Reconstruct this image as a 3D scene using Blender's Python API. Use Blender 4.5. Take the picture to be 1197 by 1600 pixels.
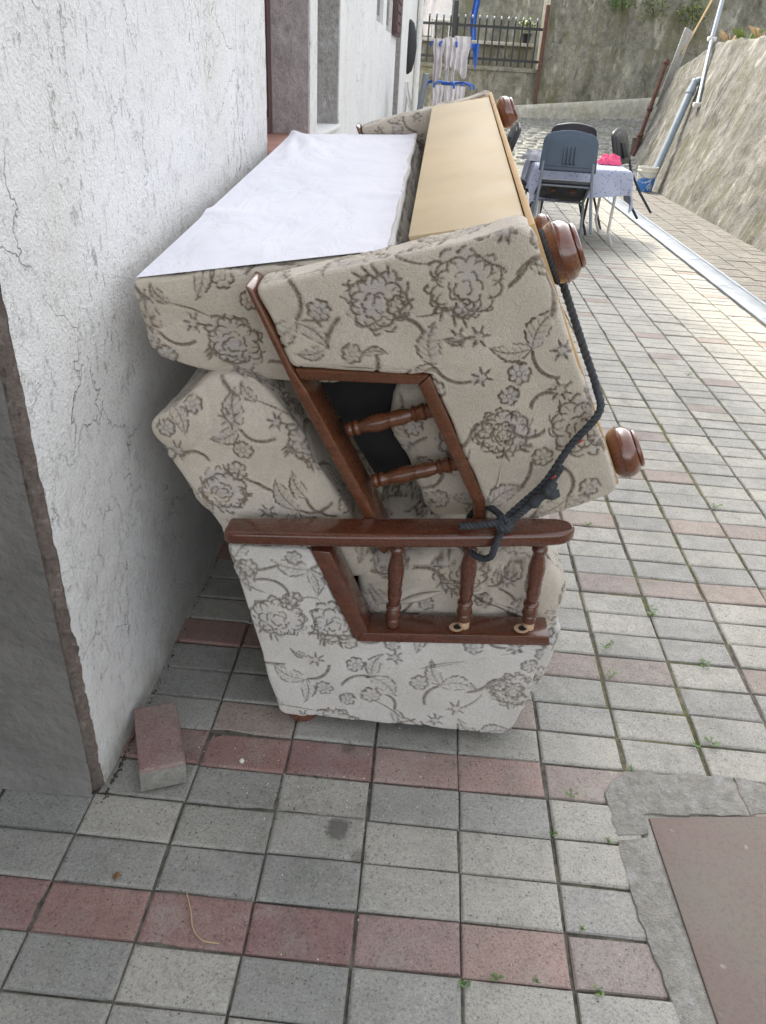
import bpy, bmesh, math, random
import numpy as np
from mathutils import Vector, Matrix
random.seed(7); RNG = np.random.default_rng(7)
S = bpy.context.scene
COL = S.collection
for o in list(bpy.data.objects): bpy.data.objects.remove(o)

# ------------------------------------------------------------------ camera
CAM_H, PITCH, ROLL, YAW, FPX = 1.3906, .5397, .0624, -.0431, 1150.0
def cam_axes():
    cy, sy, cp, sp = math.cos(YAW), math.sin(YAW), math.cos(PITCH), math.sin(PITCH)
    fwd = Vector((sy*cp, cy*cp, -sp)); right = Vector((cy, -sy, 0)); up = right.cross(fwd)
    c, s = math.cos(ROLL), math.sin(ROLL)
    return right*c + up*s, right*-s + up*c, fwd
AX, AY, AZ = cam_axes()
cd = bpy.data.cameras.new('camera'); cam = bpy.data.objects.new('camera', cd); COL.objects.link(cam)
cam.matrix_world = Matrix(((AX.x, AY.x, -AZ.x, 0), (AX.y, AY.y, -AZ.y, 0), (AX.z, AY.z, -AZ.z, CAM_H), (0, 0, 0, 1)))
cd.sensor_fit = 'HORIZONTAL'; cd.sensor_width = 36; cd.lens = 36*FPX/1197; cd.clip_start = .02; cd.clip_end = 500
S.camera = cam
# ------------------------------------------------------------------ sky, sun, exposure
SUN_EL, SUN_AZ = math.radians(47), math.radians(-24)       # azimuth from +Y, negative = towards the house side
W = bpy.data.worlds.new('World'); S.world = W; W.use_nodes = True
nt = W.node_tree; bg = nt.nodes['Background']
sky = nt.nodes.new('ShaderNodeTexSky'); sky.sky_type = 'NISHITA'; sky.sun_disc = False
sky.sun_elevation = SUN_EL; sky.sun_rotation = SUN_AZ; sky.dust_density = 4.0; sky.air_density = 1.0; sky.ozone_density = 1.0
hs = nt.nodes.new('ShaderNodeHueSaturation'); hs.inputs['Saturation'].default_value = .22
nt.links.new(sky.outputs[0], hs.inputs['Color']); nt.links.new(hs.outputs[0], bg.inputs['Color'])
bg.inputs['Strength'].default_value = .15
sl = bpy.data.lights.new('sun', 'SUN'); sl.energy = 1.1; sl.angle = math.radians(4); sl.color = (1, .90, .70)
sun = bpy.data.objects.new('sun', sl); COL.objects.link(sun)
sd = Vector((math.sin(SUN_AZ)*math.cos(SUN_EL), math.cos(SUN_AZ)*math.cos(SUN_EL), math.sin(SUN_EL)))
sun.rotation_euler = sd.to_track_quat('Z', 'Y').to_euler(); sun.location = (-6, 12, 14)
vs = S.view_settings; vs.view_transform = 'Standard'; vs.look = 'None'; vs.gamma = 1; vs.use_curve_mapping = False
vs.exposure = 2.0
S.render.engine = 'CYCLES'

# ------------------------------------------------------------------ helpers: objects
def link(name, me, parent=None, loc=None):
    o = bpy.data.objects.new(name, me); COL.objects.link(o)
    if parent is not None: o.parent = parent
    if loc is not None: o.location = loc
    return o
def tag(o, label=None, cat=None, group=None, kind=None):
    if label: o['label'] = label
    if cat: o['category'] = cat
    if group: o['group'] = group
    if kind: o['kind'] = kind
    return o
def thing(name, label, cat, loc=(0, 0, 0), group=None, rot=(0, 0, 0)):
    o = bpy.data.objects.new(name, None); COL.objects.link(o); o.location = loc; o.rotation_euler = rot
    o.empty_display_size = .1
    return tag(o, label, cat, group)
def copy_tree(o, parent=None):
    c = o.copy(); COL.objects.link(c); c.parent = parent
    for ch in list(o.children): copy_tree(ch, c)
    return c
def smooth(me, on=True):
    me.polygons.foreach_set('use_smooth', [on]*len(me.polygons))
class MB:
    """collects shapes into one mesh"""
    def __init__(s): s.v = []; s.f = []; s.sm = []
    def add(s, vs, fs, sm=False):
        n = len(s.v); s.v += [tuple(v) for v in vs]; s.f += [tuple(i+n for i in f) for f in fs]; s.sm += [sm]*len(fs); return s
    def box(s, x0, x1, y0, y1, z0, z1, ch=0):
        if ch <= 0:
            return s.add([(x0,y0,z0),(x1,y0,z0),(x1,y1,z0),(x0,y1,z0),(x0,y0,z1),(x1,y0,z1),(x1,y1,z1),(x0,y1,z1)],
                  [(3,2,1,0),(4,5,6,7),(0,1,5,4),(1,2,6,5),(2,3,7,6),(3,0,4,7)])
        bm = bmesh.new(); bmesh.ops.create_cube(bm, size=1)
        for v in bm.verts: v.co = Vector(((x0+x1)/2+v.co.x*(x1-x0), (y0+y1)/2+v.co.y*(y1-y0), (z0+z1)/2+v.co.z*(z1-z0)))
        bmesh.ops.bevel(bm, geom=bm.edges[:], offset=ch, segments=2, affect='EDGES', profile=.5)
        return s.bm(bm)
    def bm(s, bm, sm=True):
        bm.verts.index_update()
        s.add([v.co[:] for v in bm.verts], [[v.index for v in f.verts] for f in bm.faces], sm); bm.free(); return s
    def prism(s, pts, ext, ch=0, seg=2):
        """pts: list of 3d points (planar polygon), ext: extrusion vector, ch: bevel"""
        bm = bmesh.new(); vs = [bm.verts.new(p) for p in pts]; f = bm.faces.new(vs)
        r = bmesh.ops.extrude_face_region(bm, geom=[f]); e = Vector(ext)
        for g in r['geom']:
            if isinstance(g, bmesh.types.BMVert): g.co += e
        bmesh.ops.recalc_face_normals(bm, faces=bm.faces[:])
        if ch > 0: bmesh.ops.bevel(bm, geom=bm.edges[:], offset=ch, segments=seg, affect='EDGES', profile=.5)
        return s.bm(bm, ch > 0)
    def tube(s, pts, r, n=10, caps=True, closed=False):
        pts = [Vector(p) for p in pts]; R = r if isinstance(r, (list, tuple)) else [r]*len(pts); m = len(pts)
        t0 = (pts[1]-pts[0]).normalized(); a = Vector((0,0,1)) if abs(t0.z) < .9 else Vector((1,0,0)); u = t0.cross(a).normalized()
        vs = []
        for i, p in enumerate(pts):
            if closed: t = (pts[(i+1) % m]-pts[i-1])
            else: t = (pts[min(i+1, m-1)]-pts[max(i-1, 0)])
            t.normalize(); u = (u - t*u.dot(t)).normalized(); w = t.cross(u)
            for k in range(n):
                an = 2*math.pi*k/n; vs.append(p+(u*math.cos(an)+w*math.sin(an))*R[i])
        fs = []
        for i in range(m if closed else m-1):
            j = (i+1) % m
            for k in range(n): fs.append((i*n+k, i*n+(k+1) % n, j*n+(k+1) % n, j*n+k))
        s.add(vs, fs, True)
        if caps and not closed: s.add(vs[:n], [tuple(range(n-1, -1, -1))]); s.add(vs[-n:], [tuple(range(n))])
        return s
    def lathe(s, prof, p0, p1, n=20):
        """prof: (t 0..1 along p0->p1, radius)"""
        p0 = Vector(p0); p1 = Vector(p1); d = p1-p0; t = d.normalized()
        a = Vector((0,0,1)) if abs(t.z) < .9 else Vector((1,0,0)); u = t.cross(a).normalized(); w = t.cross(u)
        vs = []
        for q, r in prof:
            for k in range(n):
                an = 2*math.pi*k/n; vs.append(p0+d*q+(u*math.cos(an)+w*math.sin(an))*r)
        m = len(prof); fs = [(i*n+k, i*n+(k+1) % n, (i+1)*n+(k+1) % n, (i+1)*n+k) for i in range(m-1) for k in range(n)]
        fs += [tuple(range(n-1, -1, -1)), tuple((m-1)*n+k for k in range(n))]
        return s.add(vs, fs, True)
    def grid(s, fn, nu, nv, sm=True):
        vs = [fn(i/nu, j/nv) for j in range(nv+1) for i in range(nu+1)]
        fs = [(j*(nu+1)+i, j*(nu+1)+i+1, (j+1)*(nu+1)+i+1, (j+1)*(nu+1)+i) for j in range(nv) for i in range(nu)]
        return s.add(vs, fs, sm)
    def mesh(s, name, m):
        me = bpy.data.meshes.new(name); me.from_pydata([tuple(v) for v in s.v], [], s.f)
        me.polygons.foreach_set('use_smooth', s.sm); me.materials.append(m); me.update()
        return me
    def build(s, name, m, parent=None, sharp=None):
        me = s.mesh(name, m)
        if sharp: me.set_sharp_from_angle(angle=math.radians(sharp))
        return link(name, me, parent)
def vnoise(x, y, z=0, s=1.0):
    from mathutils import noise
    return noise.noise(Vector((x*s, y*s, z*s)))

# ------------------------------------------------------------------ helpers: materials
class N:
    def __init__(s, name):
        s.m = bpy.data.materials.new(name); s.m.use_nodes = True; s.t = s.m.node_tree; s.p = s.t.nodes['Principled BSDF']
    def new(s, ty, **kw):
        n = s.t.nodes.new(ty)
        for k, v in kw.items(): setattr(n, k, v)
        return n
    def put(s, sock, v):
        if v is None: return
        if hasattr(v, 'links') or isinstance(v, bpy.types.NodeSocket): s.t.links.new(v, sock)
        else:
            if sock.type == 'RGBA' and len(v) == 3: v = (*v, 1)
            sock.default_value = v
    def pos(s, kind='Object'):
        if kind == 'World': return s.new('ShaderNodeNewGeometry').outputs['Position']
        return s.new('ShaderNodeTexCoord').outputs[kind]
    def mapv(s, v, sc=(1,1,1), loc=(0,0,0), rot=(0,0,0)):
        n = s.new('ShaderNodeMapping'); s.put(n.inputs['Vector'], v); n.inputs['Scale'].default_value = sc; n.inputs['Location'].default_value = loc; n.inputs['Rotation'].default_value = rot
        return n.outputs[0]
    def noise(s, v, scale, detail=4, rough=.55, dist=0, out='Fac'):
        n = s.new('ShaderNodeTexNoise'); s.put(n.inputs['Vector'], v); n.inputs['Scale'].default_value = scale; n.inputs['Detail'].default_value = detail
        n.inputs['Roughness'].default_value = rough; n.inputs['Distortion'].default_value = dist
        return n.outputs[out]
    def voro(s, v, scale, feature='F1', out='Distance', rnd=1):
        n = s.new('ShaderNodeTexVoronoi', feature=feature); s.put(n.inputs['Vector'], v); n.inputs['Scale'].default_value = scale; n.inputs['Randomness'].default_value = rnd
        return n.outputs[out]
    def rng(s, v, a, b, c=0, d=1, smooth=False):
        n = s.new('ShaderNodeMapRange'); n.interpolation_type = 'SMOOTHSTEP' if smooth else 'LINEAR'; s.put(n.inputs[0], v)
        for i, q in enumerate((a, b, c, d)): s.put(n.inputs[i+1], q)
        return n.outputs[0]
    def math(s, op, a, b=None, clamp=False):
        n = s.new('ShaderNodeMath', operation=op); n.use_clamp = clamp; s.put(n.inputs[0], a); s.put(n.inputs[1], b); return n.outputs[0]
    def mix(s, f, a, b, mode='MIX'):
        n = s.new('ShaderNodeMix', data_type='RGBA', blend_type=mode); s.put(n.inputs[0], f); s.put(n.inputs[6], a); s.put(n.inputs[7], b); return n.outputs[2]
    def addv(s, a, b):
        n = s.new('ShaderNodeVectorMath', operation='ADD'); s.put(n.inputs[0], a); s.put(n.inputs[1], b); return n.outputs[0]
    def scalev(s, a, k):
        n = s.new('ShaderNodeVectorMath', operation='SCALE'); s.put(n.inputs[0], a); n.inputs['Scale'].default_value = k; return n.outputs[0]
    def sep(s, v):
        n = s.new('ShaderNodeSeparateXYZ'); s.put(n.inputs[0], v); return n.outputs
    def bump(s, h, strength=.3, dist=.01, prev=None):
        n = s.new('ShaderNodeBump'); s.put(n.inputs['Height'], h); n.inputs['Strength'].default_value = strength; n.inputs['Distance'].default_value = dist
        if prev is not None: s.put(n.inputs['Normal'], prev)
        return n.outputs[0]
    def out(s, col=None, rough=None, normal=None, **kw):
        s.put(s.p.inputs['Base Color'], col); s.put(s.p.inputs['Roughness'], rough); s.put(s.p.inputs['Normal'], normal)
        for k, v in kw.items(): s.put(s.p.inputs[k.replace('_', ' ')], v)
        return s.m
def M(name, col, rough=.7, var=.12, scale=6, bump=.15, bscale=80, bdist=.004, coat=0, metal=0, coords='Object', dirt=None, dirtamt=.5):
    n = N(name); v = n.pos(coords)
    a = n.noise(v, scale, 5, .6)
    c = n.mix(n.rng(a, .3, .7), tuple(q*(1-var) for q in col), tuple(min(1, q*(1+var)) for q in col))
    if dirt: c = n.mix(n.rng(n.noise(v, scale*1.7, 6, .7), .5, .75, 0, dirtamt), c, dirt)
    return n.out(c, n.rng(n.noise(v, scale*2, 3), .3, .7, max(0, rough-.08), min(1, rough+.08)), n.bump(n.noise(v, bscale, 4), bump, bdist) if bump else None,
                 Coat_Weight=float(coat), Coat_Roughness=.2, Metallic=float(metal))

def paver_mat(name, c1, c2, moss=.0):
    n = N(name); v = n.pos('World'); oi = n.new('ShaderNodeObjectInfo'); rnd = oi.outputs['Random']
    big = n.noise(v, 4, 4, .6); mid = n.noise(v, 26, 5, .65); fine = n.noise(v, 420, 3, .6)
    c = n.mix(n.rng(big, .3, .7), c1, c2)
    c = n.mix(1.0, c, n.mix(rnd, (.86, .865, .88, 1), (1.10, 1.08, 1.03, 1)), 'MULTIPLY')
    c = n.mix(n.rng(mid, .45, .8, 0, .35), c, tuple(q*.55 for q in c1))
    c = n.mix(n.rng(fine, .30, .46, .50, 0), c, tuple(q*.35 for q in c1))                       # dark grit
    c = n.mix(n.rng(fine, .60, .72, 0, .35), c, (.62, .61, .58, 1))                              # pale grit
    alg = n.rng(n.noise(v, 11, 5, .7, .4), .48, .70, 0, .45)
    c = n.mix(alg, c, n.mix(n.rng(n.noise(v, 3.3, 3), .45, .55), (.20, .205, .165, 1), (.40, .385, .34, 1)))
    c = n.mix(n.rng(n.noise(v, 75, 4, .75), .56, .70, 0, .5), c, tuple(q*.5 for q in c1))
    stain = n.rng(n.noise(v, 2.1, 6, .72, .6), .50, .70, 0, .50)
    c = n.mix(stain, c, (.16, .165, .15, 1))
    spots = n.rng(n.voro(n.addv(v, n.scalev(n.noise(v, 40, 2, out='Color'), .02)), 9), .03, .07, .45, 0)
    c = n.mix(n.math('MULTIPLY', spots, n.rng(n.noise(v, 2.5), .5, .6)), c, (.10, .10, .09, 1))
    grit = n.noise(v, 190, 4, .75)
    c = n.mix(n.rng(grit, .34, .47, .62, 0), c, tuple(q*.30 for q in c1))
    c = n.mix(n.rng(grit, .58, .70, 0, .40), c, tuple(min(.8, q*1.7) for q in c2))
    pit = n.math('MULTIPLY', n.rng(n.voro(v, 95), .12, .24, .8, 0), n.rng(n.noise(v, 33, 2), .52, .60))
    c = n.mix(pit, c, tuple(q*.25 for q in c1))
    for (sx, sy, sr, am) in ((-.097, .994, .030, .72), (-.045, .935, .022, .5), (-.10, 1.215, .020, .5)):
        dv_ = n.new('ShaderNodeVectorMath', operation='DISTANCE'); n.put(dv_.inputs[0], n.addv(v, n.scalev(n.noise(v, 38, 4, .7, out='Color'), .035))); dv_.inputs[1].default_value = (sx+.0175, sy+.0175, .0175)
        c = n.mix(n.rng(dv_.outputs['Value'], sr*.55, sr*1.1, am, 0, True), c, (.075, .07, .06, 1))
    h = n.math('ADD', n.math('MULTIPLY', fine, .5), n.math('ADD', n.math('MULTIPLY', grit, .8), n.math('MULTIPLY', mid, .5)))
    return n.out(c, n.rng(mid, .3, .7, .72, .92), n.bump(h, .6, .003), Specular_IOR_Level=.35)
M_PGREY = paver_mat('paver_grey', (.285, .288, .268), (.37, .365, .337))
M_PLIGHT = paver_mat('paver_pale', (.355, .348, .322), (.44, .43, .395))
M_PROSE = paver_mat('paver_faded_red', (.315, .225, .205), (.37, .275, .255))
M_PRED = paver_mat('paver_red', (.275, .165, .15), (.335, .22, .20))
M_PPINK = paver_mat('paver_pink', (.33, .275, .25), (.385, .335, .305))
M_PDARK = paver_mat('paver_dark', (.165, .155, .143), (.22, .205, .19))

def joint_mat():
    n = N('joint_soil'); v = n.pos('World'); x, y, z = n.sep(v)
    a = n.noise(v, 45, 5, .7); b = n.noise(v, 2.2, 4, .6)
    c = n.mix(n.rng(a, .35, .7), (.06, .056, .047), (.20, .183, .15))
    moss = n.math('MULTIPLY', n.rng(b, .44, .58), n.rng(x, .1, .9, .0, .85))
    c = n.mix(moss, c, n.mix(n.rng(a, .4, .6), (.07, .09, .025), (.17, .15, .045)))
    return n.out(c, .95, n.bump(n.noise(v, 180, 5, .7), .7, .006))
M_JOINT = joint_mat()

def concrete_mat(name, c1, c2, moss=(.13, .13, .06), mossamt=.4, stains=.5, vscale=1.0, coords='World', streak=True, bmp=.6):
    n = N(name); v = n.scalev(n.pos(coords), vscale); x, y, z = n.sep(v)
    sv = n.mapv(v, (1.5, 1.5, .62)) if streak else v
    a = n.noise(sv, 1.6, 6, .68, .4); b = n.noise(v, 9, 6, .7); f = n.noise(v, 60, 5, .7); g = n.noise(sv, 3.6, 6, .72, .8)
    c = n.mix(n.rng(a, .3, .7), c1, c2)
    c = n.mix(n.rng(b, .42, .70, 0, .60), c, tuple(q*.40 for q in c1))
    c = n.mix(n.rng(f, .38, .50, .45, 0), c, tuple(q*.42 for q in c1))
    c = n.mix(n.rng(g, .52, .66, 0, stains), c, tuple(q*.28 for q in c1))
    c = n.mix(n.rng(n.noise(n.addv(sv, (7, 3, 1)), 2.3, 6, .7), .5, .64, 0, mossamt), c, moss)
    c = n.mix(n.rng(n.noise(n.addv(sv, (3, 8, 5)), 3.0, 5, .7), .56, .68, 0, .6), c, tuple(min(.7, q*1.55) for q in c2))
    h = n.math('ADD', n.math('MULTIPLY', f, .5), n.math('ADD', b, n.math('MULTIPLY', g, .8)))
    return n.out(c, n.rng(b, .3, .7, .82, .97), n.bump(h, bmp, .03))
M_RETAIN = concrete_mat('retaining_concrete', (.12, .114, .096), (.31, .30, .27), (.09, .088, .04), .75, .85)
M_BACK = concrete_mat('back_wall_concrete', (.17, .162, .12), (.38, .365, .30), (.15, .138, .06), .7, .6, .8)
M_COBBLE = concrete_mat('cobble_stone', (.24, .24, .22), (.36, .355, .33), (.13, .16, .06), .45, .3, 1.5, streak=False)
M_SLABC = concrete_mat('cement_surround', (.52, .50, .45), (.64, .62, .565), (.42, .40, .30), .3, .22, 5.0, streak=False, bmp=.9)
M_PALE = concrete_mat('pale_plinth', (.50, .48, .40), (.60, .58, .50), (.33, .30, .18), .3, .15)

def plaster_mat():
    n = N('white_plaster'); v = n.pos('World'); x, y, z = n.sep(v)
    big = n.noise(v, 1.1, 5, .6)
    c = n.mix(n.rng(big, .3, .7), (.79, .79, .785), (.87, .865, .85))
    # weathered speckle, drawn out vertically, in patches
    sp = n.noise(n.mapv(v, (60, 60, 24)), 1.0, 4, .7)
    patch = n.rng(n.noise(n.mapv(v, (2.0, 2.6, 1.1)), 1.0, 4, .65, .5), .46, .66)
    low = n.rng(z, .15, .95, .35, 1)
    spk = n.math('MULTIPLY', n.math('MULTIPLY', n.rng(sp, .575, .66), n.rng(patch, 0, 1, .24, 1)), low)
    c = n.mix(n.math('MULTIPLY', spk, .8), c, (.20, .19, .18))
    # cracks: edges of distorted cells, only where a mask lets them
    dv = n.addv(v, n.scalev(n.noise(v, 7, 4, .65, out='Color'), .22))
    e = n.voro(n.mapv(dv, (1, 2.0, 1.6)), 1.7, 'DISTANCE_TO_EDGE')
    cm = n.rng(n.noise(n.addv(v, (4, 2, 9)), 2.4, 3, .6), .50, .60)
    cr = n.math('MULTIPLY', n.rng(e, .0015, .007, 1, 0), cm)
    dv2 = n.addv(v, n.scalev(n.noise(v, 11, 4, .65, out='Color'), .15))
    e2 = n.voro(n.mapv(dv2, (1, 2.6, 1.7)), 3.6, 'DISTANCE_TO_EDGE')
    cr2 = n.math('MULTIPLY', n.rng(e2, .002, .010, .7, 0), n.rng(n.noise(n.addv(v, (1, 7, 3)), 3.1, 3, .6), .52, .62))
    cr = n.math('MAXIMUM', cr, cr2)
    pits = n.math('MULTIPLY', n.rng(n.noise(v, 105, 4, .75), .36, .46, .75, 0), n.rng(n.noise(v, 6, 4, .6), .38, .62, .12, .8))
    c = n.mix(pits, c, (.36, .35, .33))
    c = n.mix(n.math('MULTIPLY', n.math('MULTIPLY', cr, .75), n.rng(n.noise(v, 26, 3), .35, .6, .25, 1)), c, (.17, .155, .14))
    # damp greenish-yellow foot and rusty patch
    foot = n.math('MULTIPLY', n.rng(z, .0, .16, 1, 0), n.rng(n.noise(v, 14, 4), .35, .65))
    c = n.mix(n.math('MULTIPLY', foot, .65), c, (.36, .33, .20))
    tide = n.math('MULTIPLY', n.rng(n.math('ADD', z, n.rng(n.noise(v, 3.0, 3), .3, .7, -.12, .12)), .26, .40, 1, 0), n.rng(y, 1.25, 1.55))
    c = n.mix(n.math('MULTIPLY', tide, .45), c, (.36, .35, .34))
    yl = n.rng(n.noise(n.mapv(v, (1, 2.6, .8)), 1.5, 4), .52, .72, 0, .25)
    c = n.mix(yl, c, (.66, .61, .50))
    h = n.math('ADD', n.noise(v, 150, 4, .7), n.math('MULTIPLY', n.noise(v, 30, 4), .7))
    nb = n.bump(h, .9, .007); nb = n.bump(n.math('MAXIMUM', cr, spk), .8, -.006, nb)
    return n.out(c, .92, nb, Specular_IOR_Level=.25)
M_PLASTER = plaster_mat()
M_REVEAL = concrete_mat('mauve_render', (.56, .50, .495), (.62, .56, .55), (.48, .44, .42), .3, .25, 3)
M_REVEAL2 = concrete_mat('grey_render', (.52, .50, .48), (.58, .56, .53), (.48, .45, .40), .3, .2, 3)
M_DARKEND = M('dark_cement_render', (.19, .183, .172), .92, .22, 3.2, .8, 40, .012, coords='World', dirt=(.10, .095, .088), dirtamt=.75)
M_MORTAR = concrete_mat('broken_mortar_edge', (.30, .235, .205), (.44, .36, .315), (.40, .38, .33), .35, .2, 9, streak=False, bmp=.9)
M_SILL = M('terracotta_sill', (.36, .18, .14), .8, .2, 12, dirt=(.2, .15, .13))
M_BROWNFRAME = M('brown_painted_frame', (.10, .05, .05), .5, .2, 20)
M_GLASSDK = M('dark_window_glass', (.03, .035, .035), .12, .1, 3, bump=0)
M_ROOF = M('roof_tile', (.30, .13, .09), .85)

def wood_mat(name, col, rough=.32, coat=.5):
    n = N(name); v = n.pos('Object')
    g = n.noise(n.mapv(v, (4, 30, 30)), 3, 5, .6, 1.0); w = n.noise(v, 70, 4, .7)
    c = n.mix(n.rng(g, .3, .7), tuple(q*.72 for q in col), tuple(q*1.25 for q in col))
    sc = n.rng(n.noise(n.mapv(v, (25, 60, 60)), 4, 3, .8), .715, .74, 0, .55)
    c = n.mix(sc, c, (.42, .27, .16))
    return n.out(c, n.rng(w, .3, .7, rough-.06, rough+.14), n.bump(n.noise(v, 220, 3), .06, .002), Coat_Weight=coat, Coat_Roughness=.12)
M_WOOD = wood_mat('varnished_wood', (.105, .034, .018), .24, .7)
M_WOOD_WARM = wood_mat('varnished_wood_warm', (.120, .041, .017), .26)
M_FOOT = wood_mat('turned_foot_wood', (.135, .040, .018), .2, 1.0)
M_DOWEL = M('raw_pale_dowel', (.55, .38, .24), .8, .15, 60)
M_BOARD = M('tan_hardboard', (.52, .41, .255), .62, .09, 5, .08, 200, dirt=(.42, .30, .17), dirtamt=.35)
M_BOARD2 = M('tan_bottom_board', (.56, .37, .18), .6, .12, 7, .08, 200, dirt=(.35, .22, .12), dirtamt=.4)
M_INNER = M('near_black_inner', (.014, .012, .012), .9, .3, 9)  # near-black; on the gap panels it stands in for deep shade

def fabric_mat(name, base, line=(.175, .13, .09), fill=(.57, .49, .395), grey=(.50, .46, .44), soil=.25):
    n = N(name); v = n.pos('Object')
    at = n.new('ShaderNodeAttribute', attribute_name='pattern'); r, g, b = n.sep(at.outputs['Vector'])
    weave = n.noise(v, 380, 3, .7); blot = n.noise(v, 5.5, 5, .62)
    c = n.mix(n.rng(blot, .35, .7), base, tuple(q*w for q, w in zip(base, (.84, .82, .77))))
    c = n.mix(n.rng(n.noise(n.addv(v, (5, 1, 2)), 2.4, 5, .65), .5, .72, 0, soil), c, tuple(q*w for q, w in zip(base, (.62, .56, .47))))
    c = n.mix(n.rng(weave, .38, .58, .38, .0), c, tuple(q*.58 for q in base))
    c = n.mix(n.rng(n.noise(v, 150, 4, .75), .36, .5, .30, 0), c, tuple(q*.62 for q in base))
    tint = n.mix(n.rng(n.noise(v, 9, 2), .45, .55), fill, grey)
    c = n.mix(n.math('MULTIPLY', g, n.rng(n.noise(v, 60, 4, .7), .3, .7, .45, 1.0)), c, tint)
    c = n.mix(n.math('MULTIPLY', r, n.rng(n.noise(v, 120, 3, .7), .3, .6, .55, 1.0), True), c, line)
    return n.out(c, .95, n.bump(n.math('ADD', weave, n.math('MULTIPLY', n.noise(v, 45, 4, .6), 1.2)), .8, .005), Specular_IOR_Level=.15, Sheen_Weight=.25, Sheen_Roughness=.5)
M_FAB = fabric_mat('floral_upholstery', (.74, .665, .565))
M_FABPALE = fabric_mat('floral_upholstery_pale', (.80, .775, .735), soil=.10, fill=(.62, .58, .53), grey=(.56, .54, .54), line=(.20, .165, .135))  # paler tint of the same floral cloth
M_FABCREAM = fabric_mat('floral_upholstery_cream', (.77, .70, .60), soil=.3)

def lining_mat():
    n = N('white_lining_cloth'); v = n.pos('Object')
    c = n.mix(n.rng(n.noise(v, 3, 4), .35, .7), (.69, .685, .74), (.62, .62, .69))
    c = n.mix(n.rng(n.noise(v, 1.6, 5, .6), .55, .75, 0, .3), c, (.62, .60, .63))
    s = n.math('MULTIPLY', n.rng(n.voro(v, 9), .018, .03, .9, 0), n.rng(n.noise(v, 3.1), .5, .55))
    c = n.mix(s, c, (.12, .11, .10))
    return n.out(c, .85, n.bump(n.noise(n.mapv(v, (2.2, 1, 1), rot=(0, 0, .5)), 5, 4, .5, .8), .5, .02), Sheen_Weight=.2)
M_LINING = lining_mat()
M_ROPE = M('dark_rope', (.040, .045, .052), .85, .35, 60, .5, 300, .002, dirt=(.10, .10, .105), dirtamt=.5)
M_ROPE2 = M('rope_red_thread', (.40, .06, .05), .8)
M_BLACKPL = M('dark_plastic', (.020, .022, .026), .38, .15, 10, .05)
M_SLATEPL = M('slate_plastic', (.05, .075, .11), .42, .12, 8, .08, 300)
M_STEELGREY = M('grey_painted_tube', (.16, .18, .205), .4, .15, 20, .05, metal=.2)
M_WHITEP = M('white_painted_metal', (.68, .67, .65), .5, .1, 20)
M_BLUEP = M('blue_plastic', (.035, .13, .50), .4, .15, 12, .05)
M_PINK = M('pink_cloth', (.75, .10, .22), .9, .15, 20, .3, 60)
M_GREYCLOTH = M('pale_grey_cloth', (.42, .42, .46), .95, .15, 14, .4, 90)
M_LAUNDRY = M('white_laundry_cloth', (.76, .72, .72), .9, .1, 10, .2, 40)
def tablecloth_mat():
    n = N('speckled_tablecloth'); v = n.pos('Object')
    d = n.voro(v, 34); c = n.mix(n.rng(d, .18, .34), (.22, .26, .42), (.46, .49, .62))
    c = n.mix(n.rng(n.noise(v, 25, 4, .7), .4, .7, 0, .4), c, (.40, .43, .54))
    return n.out(c, .9, n.bump(n.noise(v, 50, 3), .3, .006))
M_TCLOTH = tablecloth_mat()
M_PVC = M('grey_pvc_pipe', (.22, .27, .32), .5, .12, 9, .05, dirt=(.2, .19, .15), dirtamt=.35)
M_GALV = M('galvanised_steel', (.30, .33, .37), .42, .12, 6, .1, 60, metal=.55)
M_RUST = M('rusted_steel', (.12, .055, .04), .85, .35, 14, .4, 60, dirt=(.05, .04, .04))
M_IRON = M('dark_iron_bar', (.025, .027, .03), .6, .2, 10)
def bucket_mat():
    n = N('printed_bucket_plastic'); v = n.pos('Object'); x, y, z = n.sep(v)
    w = n.math('ADD', z, n.math('MULTIPLY', n.noise(v, 7, 3), .18))
    c = n.mix(n.rng(w, .26, .28), (.05, .22, .62), (.70, .69, .63))
    c = n.mix(n.rng(n.noise(v, 11, 3, .6, 1.5), .55, .58), c, (.62, .68, .74))
    c = n.mix(n.rng(z, .245, .25), c, (.66, .64, .56))
    return n.out(c, .45)
M_BUCKET = bucket_mat()
def cover_mat():
    n = N('rusty_plate'); v = n.pos('World')
    a = n.noise(v, 5, 5, .65, .5); f = n.noise(v, 160, 4, .7)
    c = n.mix(n.rng(a, .36, .66), (.185, .135, .12), (.18, .158, .132))
    c = n.mix(n.rng(n.noise(v, 3.2, 4), .5, .7, 0, .5), c, (.24, .21, .19))
    c = n.mix(n.rng(f, .35, .5, .4, 0), c, (.11, .08, .075))
    dv = n.addv(v, n.scalev(n.noise(v, 30, 3, out='Color'), .02))
    s = n.math('MULTIPLY', n.rng(n.voro(dv, 22), .08, .13, .30, 0), n.rng(n.noise(v, 9), .52, .58))
    c = n.mix(s, c, (.50, .46, .42))
    return n.out(c, .7, n.bump(f, .25, .002), Metallic=.1)
M_COVER = cover_mat()
def leaf_mat(name, c1, c2):
    n = N(name); v = n.pos('World'); oi = n.new('ShaderNodeObjectInfo')
    c = n.mix(n.rng(n.noise(v, 40, 3), .3, .7), c1, c2)
    return n.out(c, .6, None, Subsurface_Weight=.0)
M_WEED = leaf_mat('weed_leaf', (.08, .16, .04), (.15, .25, .07))
M_IVY = leaf_mat('wall_plant_leaf', (.08, .15, .03), (.22, .25, .07))
M_STRAW = M('dry_straw', (.50, .36, .20), .9)
M_DRYLEAF = M('dry_brown_leaf', (.20, .11, .05), .9)
M_GRIT = M('pale_grit', (.62, .60, .54), .9)
M_TWIG = M('dark_litter', (.07, .055, .04), .95)
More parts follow.
